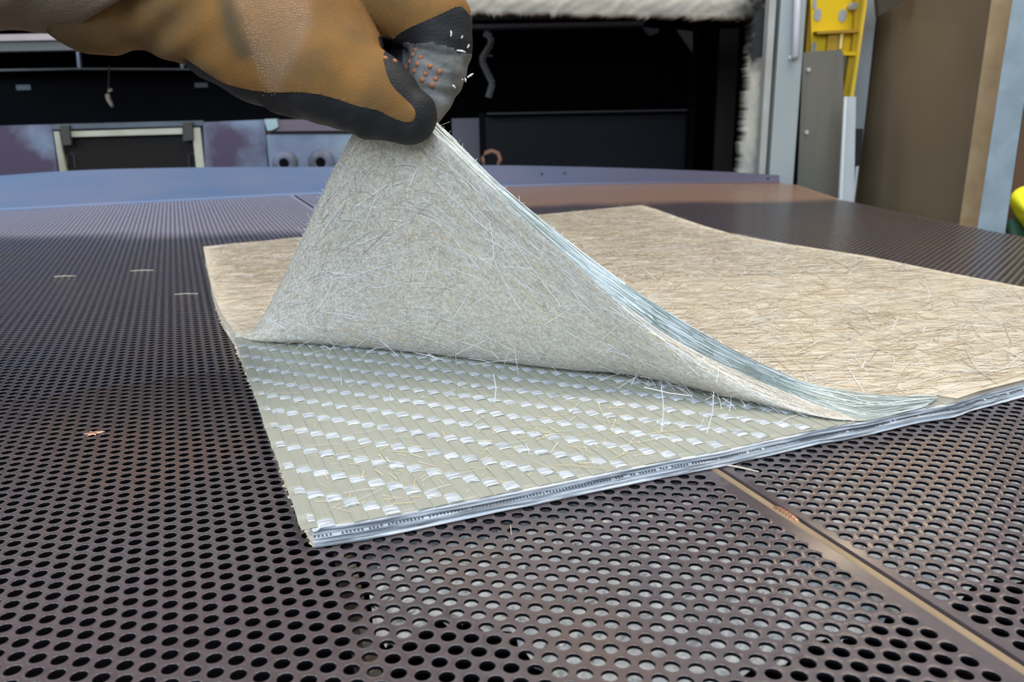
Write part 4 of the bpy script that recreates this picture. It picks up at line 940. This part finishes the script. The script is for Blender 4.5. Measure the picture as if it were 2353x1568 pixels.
# ------------------------------------------------------------------ gloved hand
def capsules_sdf(X, chains, k=6.0):
    out = None
    for ch in chains:
        for (a, ra, b, rb) in ch:
            ab = b - a; t = np.clip(((X - a) @ ab) / (ab @ ab), 0, 1); d = np.linalg.norm(X - a - t[..., None] * ab, axis=-1) - (ra + (rb - ra) * t)
            if out is None: out = d
            else: h = np.clip(.5 + .5 * (out - d) / k, 0, 1); out = out * (1 - h) + d * h - k * h * (1 - h)
    return out
def surface_nets(f, lo, h):
    nx, ny, nz = f.shape; sgn = f < 0
    cs = [(i, j, k) for i in (0, 1) for j in (0, 1) for k in (0, 1)]
    sl = lambda c: (slice(c[0], nx - 1 + c[0]), slice(c[1], ny - 1 + c[1]), slice(c[2], nz - 1 + c[2]))
    cnt = sum(sgn[sl(c)].astype(int) for c in cs); act = (cnt > 0) & (cnt < 8)
    acc = np.zeros(act.shape + (3,)); num = np.zeros(act.shape)
    for a in range(8):
        for b in range(a + 1, 8):
            ca, cb = cs[a], cs[b]
            if sum(abs(x - y) for x, y in zip(ca, cb)) != 1: continue
            fa, fb = f[sl(ca)], f[sl(cb)]; x = (fa < 0) != (fb < 0); t = np.where(x, fa / np.where(x, fa - fb, 1), 0)
            p = np.array(ca)[None, None, None] + t[..., None] * (np.array(cb) - np.array(ca)); acc += p * x[..., None]; num += x
    I = np.argwhere(act); idm = -np.ones(act.shape, int); idm[act] = np.arange(len(I))
    V = lo + (I + acc[act] / num[act][:, None]) * h; Fs = []
    for ax in range(3):
        o = [i for i in range(3) if i != ax]
        s0 = [slice(None)] * 3; s1 = [slice(None)] * 3; s0[ax] = slice(0, -1); s1[ax] = slice(1, None)
        ch = sgn[tuple(s0)] != sgn[tuple(s1)]; E = np.argwhere(ch); pos = sgn[tuple(s0)][ch]
        ok = np.all([(E[:, q] > 0) & (E[:, q] < f.shape[q] - 1) for q in o], axis=0); E = E[ok]; pos = pos[ok]
        def cell(d0, d1): C = E.copy(); C[:, o[0]] += d0; C[:, o[1]] += d1; return idm[C[:, 0], C[:, 1], C[:, 2]]
        q = np.stack([cell(-1, -1), cell(0, -1), cell(0, 0), cell(-1, 0)], 1)
        flip = pos if ax != 1 else ~pos
        q[~flip] = q[~flip][:, ::-1]; Fs.append(q)
    return V, np.vstack(Fs)
DG = dK + 2                                    # depth of the pinched corner
def chain(L): 
    P = [(at_d(x, y, d), r) for x, y, d, r in L]; return [(a, ra, b, rb) for (a, ra), (b, rb) in zip(P[:-1], P[1:])]
g = DG / 480.0
PPM = F / DG                                   # px per mm at the hand
def R_(px): return px / PPM
palm = chain([(330, -25, DG + 6, R_(122)), (430, -15, DG + 5, R_(142)), (520, 20, DG + 3, R_(152)), (610, 52, DG + 2, R_(168)), (690, 80, DG + 4, R_(160))])
web = chain([(770, 40, DG + 2, R_(60)), (828, 108, DG + 0, R_(52))])
palm2 = chain([(520, -80, DG + 18, R_(150)), (760, -60, DG + 26, R_(130))])
thumb = chain([(640, 92, DG - 4, R_(150)), (760, 165, DG - 12, R_(112)), (860, 222, DG - 16, R_(92)), (938, 266, DG - 15, R_(65))])
index = chain([(740, -40, DG + 14, R_(110)), (880, -12, DG + 14, R_(88)), (1004, 52, DG + 14, R_(80)), (1014, 108, DG + 14, R_(70)), (1003, 170, DG + 13, R_(64)), (992, 225, DG + 11, R_(46)), (988, 262, DG + 10, R_(28))])
middle = chain([(740, -50, DG + 34, R_(100)), (900, 10, DG + 44, R_(74)), (975, 70, DG + 44, R_(64)), (955, 140, DG + 42, R_(58)), (905, 190, DG + 38, R_(50))])
ring = chain([(720, -70, DG + 58, R_(95)), (880, 0, DG + 68, R_(70)), (940, 70, DG + 68, R_(60)), (900, 130, DG + 64, R_(54)), (850, 160, DG + 58, R_(48))])
little = chain([(690, -70, DG + 78, R_(80)), (830, 0, DG + 86, R_(58)), (880, 60, DG + 86, R_(50)), (850, 110, DG + 80, R_(44))])
cuff = chain([(228, -61, DG + 8, R_(176)), (240, -60, DG + 8, R_(176)), (300, -38, DG + 6, R_(122)), (352, -30, DG + 6, R_(124))])
drip = chain([(640, 232, DG - 2, R_(26)), (684, 250, DG - 2, R_(18))]) + chain([(735, 236, DG - 3, R_(34)), (772, 252, DG - 5, R_(26))])
allc = [palm, palm2, web, thumb, index, middle, ring, little, cuff]
pts = np.array([p for c in allc for (a, ra, b, rb) in c for p in (a - ra, a + ra, b - rb, b + rb)])
hv = 1.5; lo = pts.min(0) - 8; hi = pts.max(0) + 8
dims = np.ceil((hi - lo) / hv).astype(int)
gx = [lo[i] + hv * np.arange(dims[i]) for i in range(3)]
X = np.stack(np.meshgrid(*gx, indexing='ij'), -1)
def smin_(a, b, k): h = np.clip(.5 + .5 * (a - b) / k, 0, 1); return a * (1 - h) + b * h - k * h * (1 - h)
f_a = smin_(capsules_sdf(X, [palm, palm2, cuff, web], 12.0), capsules_sdf(X, [drip], 3.0), 4.0)
def smin(a, b, k): h = np.clip(.5 + .5 * (a - b) / k, 0, 1); return a * (1 - h) + b * h - k * h * (1 - h)
sd = smin(f_a, capsules_sdf(X, [thumb], 5), 9.0)
f_i = capsules_sdf(X, [index], 5); sd_i = smin(capsules_sdf(X, [palm, palm2], 12), f_i, 8)
fing = f_i
for c in (middle, ring, little): fing = np.minimum(fing, capsules_sdf(X, [c], 5))
# fingers join the back of the hand only near their knuckles, so that they stay apart from the thumb
sd = np.minimum(sd, smin(capsules_sdf(X, [palm2], 10), fing, 7))
gpx, gpy = prj(X.reshape(-1, 3)); gpx = gpx.reshape(X.shape[:3]); gpy = gpy.reshape(X.shape[:3])
# folds at wrist and on the index pad
wr = 1.5 * np.sin((gpx * .75 + gpy * .9) / 17.0) * np.exp(-((gpx - 390) / 90) ** 2) + 1.5 * np.sin((gpx * .8 - gpy * .35) / 15.0) * np.exp(-((gpx - 300) / 60) ** 2)
pad = .9 * np.cos((gpy - .25 * (gpx - 990) - 130) / 6.5) * np.exp(-((gpy - 165) / 75) ** 2) * np.exp(-((gpx - 1015) / 60) ** 2)
th = .8 * np.cos((gpx * .55 + gpy * .85) / 7.5) * np.exp(-((gpx - 850) / 110) ** 2) * np.exp(-((gpy - 300) / 40) ** 2)
gr = np.zeros_like(sd)
for L_ in ([(955, 110), (1008, 122), (1054, 127)], [(972, 128), (1000, 149), (1032, 159)], [(972, 201), (1000, 212), (1028, 217)]):
    for (xa, ya), (xb, yb) in zip(L_[:-1], L_[1:]):
        dx, dy = xb - xa, yb - ya; t_ = np.clip(((gpx - xa) * dx + (gpy - ya) * dy) / (dx * dx + dy * dy), 0, 1); gr = np.maximum(gr, np.exp(-((gpx - xa - t_ * dx) ** 2 + (gpy - ya - t_ * dy) ** 2) / 36.0))
sd = sd + 2.6 * gr * (((X - CAM) @ FW) > DG - 9)
sd = sd + wr + pad * (gpx > 935) + th
GV, GF = surface_nets(sd, lo, hv)
for _ in range(3):                              # light relaxation
    acc = np.zeros_like(GV); cnt = np.zeros(len(GV))
    for a, b in ((0, 1), (1, 2), (2, 3), (3, 0)):
        for s_, t_ in ((a, b), (b, a)): np.add.at(acc, GF[:, s_], GV[GF[:, t_]]); np.add.at(cnt, GF[:, s_], 1)
    GV = .5 * GV + .5 * acc / cnt[:, None]
ORANGE = [(-400, -2000), (-400, 400), (424, 400), (425, 134), (440, 144), (470, 165), (512, 192), (560, 205), (600, 211), (640, 213), (700, 212), (745, 219), (790, 233), (822, 245), (870, 253), (900, 271), (938, 284), (952, 277), (957, 257), (945, 240), (925, 222), (905, 203), (892, 182), (884, 150), (879, 136), (884, 115), (897, 96), (914, 80), (936, 66), (975, 49), (1010, 34), (1052, 13), (1066, 17), (1079, 34), (1120, 20), (1120, -2000)]
fc = GV[GF].mean(1); fpx, fpy = prj(fc); e1_ = GV[GF[:, 2]] - GV[GF[:, 0]]; e2_ = GV[GF[:, 3]] - GV[GF[:, 1]]; fn = np.cross(e1_, e2_); fn /= np.linalg.norm(fn, axis=1)[:, None] + 1e-9
if (fn * (fc - fc.mean(0))).sum() < 0: GF = GF[:, ::-1]; fn = -fn
isor = pip(np.stack([fpx, fpy], 1), ORANGE)
facing = ((CAM - fc) * fn).sum(1) > 0
dep = (fc - CAM) @ FW
isor &= ~((fpx > 870) & (fpy > 84) & (dep > DG - 9))       # palm side of the fingers
isor |= (~facing) & (fpx < 420)
isor &= ~((~facing) & (fpx > 430) & (fn[:, 2] < .1))
def snap(va, vb, line):      # straighten the border between two face sets onto the pixel line, keeping depth
    b = np.intersect1d(np.unique(va), np.unique(vb)); x, y = prj(GV[b]); Q = np.stack([x, y], 1); L_ = np.array(line, float)
    best = np.full(len(Q), 1e9); tgt = Q.copy()
    for a_, b_ in zip(L_[:-1], L_[1:]):
        d = b_ - a_; t = np.clip(((Q - a_) @ d) / (d @ d), 0, 1); pp = a_ + t[:, None] * d; dd = np.linalg.norm(pp - Q, axis=1); m = dd < best; best[m] = dd[m]; tgt[m] = pp[m]
    ok = best < 9
    for k in np.where(ok)[0]:
        D = (GV[b[k]] - CAM) @ FW; GV[b[k]] = at_d(tgt[k, 0], tgt[k, 1], D)
snap(GF[isor], GF[~isor], smoothline(np.array(ORANGE[3:-2], float), 160, 2))
def sub(faces):
    u, inv = np.unique(faces, return_inverse=True); return GV[u], inv.reshape(faces.shape)
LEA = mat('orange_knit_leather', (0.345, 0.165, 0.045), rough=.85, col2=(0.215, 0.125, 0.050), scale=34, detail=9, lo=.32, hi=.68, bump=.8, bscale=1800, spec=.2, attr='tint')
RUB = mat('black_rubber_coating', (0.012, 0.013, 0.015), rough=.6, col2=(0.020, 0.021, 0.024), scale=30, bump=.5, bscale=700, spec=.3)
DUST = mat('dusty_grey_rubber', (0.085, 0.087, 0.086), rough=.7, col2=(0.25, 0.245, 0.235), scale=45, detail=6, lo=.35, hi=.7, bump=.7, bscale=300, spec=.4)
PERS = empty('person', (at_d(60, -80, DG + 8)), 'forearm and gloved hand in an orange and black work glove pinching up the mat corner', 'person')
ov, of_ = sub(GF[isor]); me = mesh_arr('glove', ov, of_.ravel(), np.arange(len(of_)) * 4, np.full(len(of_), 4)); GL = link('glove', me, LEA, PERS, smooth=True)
ca = me.color_attributes.new('tint', 'FLOAT_COLOR', 'POINT')
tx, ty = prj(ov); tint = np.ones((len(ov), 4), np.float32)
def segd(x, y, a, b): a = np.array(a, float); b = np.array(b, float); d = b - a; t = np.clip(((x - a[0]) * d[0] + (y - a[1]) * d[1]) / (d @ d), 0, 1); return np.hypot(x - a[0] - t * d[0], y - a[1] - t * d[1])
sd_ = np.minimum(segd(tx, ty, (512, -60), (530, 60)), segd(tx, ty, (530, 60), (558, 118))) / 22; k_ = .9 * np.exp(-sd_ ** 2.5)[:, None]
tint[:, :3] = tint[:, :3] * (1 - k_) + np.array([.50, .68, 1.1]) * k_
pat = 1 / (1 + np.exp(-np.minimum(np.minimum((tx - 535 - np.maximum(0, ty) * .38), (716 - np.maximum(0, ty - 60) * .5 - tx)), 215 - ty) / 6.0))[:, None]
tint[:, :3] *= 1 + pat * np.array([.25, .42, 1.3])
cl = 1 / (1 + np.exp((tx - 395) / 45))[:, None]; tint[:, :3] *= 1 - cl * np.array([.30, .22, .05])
ca.data.foreach_set('color', tint.ravel())
GL['label'] = 'orange brown fabric back and cuff of the glove'
idx_pad = (~isor) & (fpx > 925) & (fpy > 96) & (dep > DG - 9)
idx_pad &= fpy > 98 + np.maximum(0, fpx - 1000) * .36 + 3 * np.sin(fpx * .12)
bv, bf = sub(GF[(~isor) & ~idx_pad]); me = mesh_arr('rubber_coating', bv, bf.ravel(), np.arange(len(bf)) * 4, np.full(len(bf), 4)); RB = link('rubber_coating', me, RUB, GL, smooth=True)
RB['label'] = 'black rubber dip around thumb, finger tip and lower edge'
pv, pf = sub(GF[idx_pad])
if len(pf):
    me = mesh_arr('finger_pad', pv, pf.ravel(), np.arange(len(pf)) * 4, np.full(len(pf), 4)); FPD = link('finger_pad', me, DUST, GL, smooth=True); FPD['label'] = 'dusty grey creased pad of the index finger'
bvh = BVHTree.FromPolygons([tuple(p) for p in GV], [tuple(map(int, q)) for q in GF])
DOT = mat('orange_grip_dot', (0.42, 0.16, 0.06), rough=.6, col2=(0.26, 0.10, 0.05), scale=300)
dotme = None
for (x, y) in ((951, 164), (958, 148), (978, 170), (988, 152), (1010, 165), (970, 184), (1001, 181), (993, 196), (966, 132), (941, 142), (954, 114), (948, 126), (934, 154), (908, 140), (886, 133)):
    d = ray(x, y); hit = bvh.ray_cast(Vector(CAM), Vector(d).normalized())
    if hit[0] is None: continue
    if dotme is None:
        mb = MB(); V = []; n = 12
        for r, z in ((1.75, -.4), (1.6, .25), (1.0, .75)): V += [(r * math.cos(q * math.pi / 6), r * math.sin(q * math.pi / 6), z) for q in range(n)]
        V.append((0, 0, .9)); mb.add(V, [(l * n + q, l * n + (q + 1) % n, (l + 1) * n + (q + 1) % n, (l + 1) * n + q) for l in range(2) for q in range(n)] + [(24 + q, 24 + (q + 1) % n, 36) for q in range(n)])
        o = mb.build('grip_dot', DOT, None, smooth=True); dotme = o.data
    else:
        o = bpy.data.objects.new('grip_dot', dotme); COL.objects.link(o)
    o.parent = GL; o.rotation_euler = hit[1].to_track_quat('Z', 'Y').to_euler(); o.location = hit[0] * S - GL.location - PERS.location
# textured grip patch on the back of the hand: small raised nubs
mb = MB(); nub = []
for rr_ in range(34):
    for cc in range(34):
        a, b = cc * 7.2 + (rr_ % 2) * 3.6, rr_ * 6.6
        x = 500 + a * .86 + b * .10; y = -14 + b * 1.02 + a * .10
        inside = y < 232 - abs(x - 615) * .9 - max(0, (x - 640)) * 1.2 and x > 548 + max(0, y) * .25 and x < 716 - max(0, y - 30) * .45 and x > 505 + max(0, y) * .42 - 0
        if not inside: continue
        x += rng.normal(0, 1.0); y += rng.normal(0, 1.0)
        if rng.random() < .18: continue
        hit = bvh.ray_cast(Vector(CAM), Vector(ray(x, y)).normalized())
        if hit[0] is None: continue
        p = np.array(hit[0]); n_ = np.array(hit[1]); t1 = np.cross(n_, [0, 0, 1.0]); t1 /= np.linalg.norm(t1); t2 = np.cross(n_, t1)
        r = .72 * (0.8 + .4 * rng.random()); mb.add([p + t1 * r - n_ * .15, p + t2 * r - n_ * .15, p - t1 * r - n_ * .15, p - t2 * r - n_ * .15, p + n_ * .42], [(0, 1, 4), (1, 2, 4), (2, 3, 4), (3, 0, 4)])
no = mb.build('nub_patch', mat('worn_knit_nubs', (0.38, 0.225, 0.115), rough=.9, col2=(0.45, 0.31, 0.20), scale=40, lo=.4, hi=.7), GL, smooth=True); no['kind'] = 'stuff'; no['label'] = 'worn patch of small raised nubs on the back of the hand'
# white lint on the glove
mb = MB()
for (x, y, dx, dy) in ((1074, 178, 14, -9), (1064, 182, -10, 3), (1068, 180, 2, 9), (1040, 196, 6, 7), (1036, 84, 0, -14), (1060, 88, 3, -6), (1050, 116, 20, 4), (1074, 110, 4, -8)):
    hit = bvh.ray_cast(Vector(CAM), Vector(ray(min(x, 1072), y)).normalized())
    D0 = DG if hit[0] is None else float((np.array(hit[0]) - CAM) @ FW)
    mb.tube([at_d(x, y, D0 - .6), at_d(x + dx * .5 + 1, y + dy * .5 - 1, D0 - 1.2), at_d(x + dx, y + dy, D0 - .8)], [.5, .7, .25], 5)
lo_ = mb.build('lint', mat('white_lint', (0.75, 0.74, 0.68), rough=.8), GL); lo_['kind'] = 'stuff'; lo_['label'] = 'bits of white lint on the index finger'
# sleeve
mb = MB(); V = []; m = 36; n = 18
for k in range(n):
    for q in range(m):
        a = 2 * math.pi * q / m; rr = 207 + (3 * math.sin(k * 1.3 + q * .5) + 4 * math.sin(k * .8 + 1.5 * math.sin(a))) * min(1, k / 3) - 14 * (k == 0)
        py = -132 + rr * math.sin(a); x = 128 - 34 * max(k - 1, 0) + 1.75 * max(-30, min(220, 85 - py)) - 4 * (k == 0)
        V.append(at_d(x, py, DG + 8 - R_(rr) * math.cos(a)))
mb.add(V, [(k * m + q, k * m + (q + 1) % m, (k + 1) * m + (q + 1) % m, (k + 1) * m + q) for k in range(n - 1) for q in range(m)] + [tuple(range((n - 1) * m, n * m))])
mb.build('sleeve', mat('brown_grey_sleeve', (0.20, 0.145, 0.10), rough=.9, col2=(0.15, 0.105, 0.075), scale=14, bump=.6, bscale=500), PERS, smooth=True)
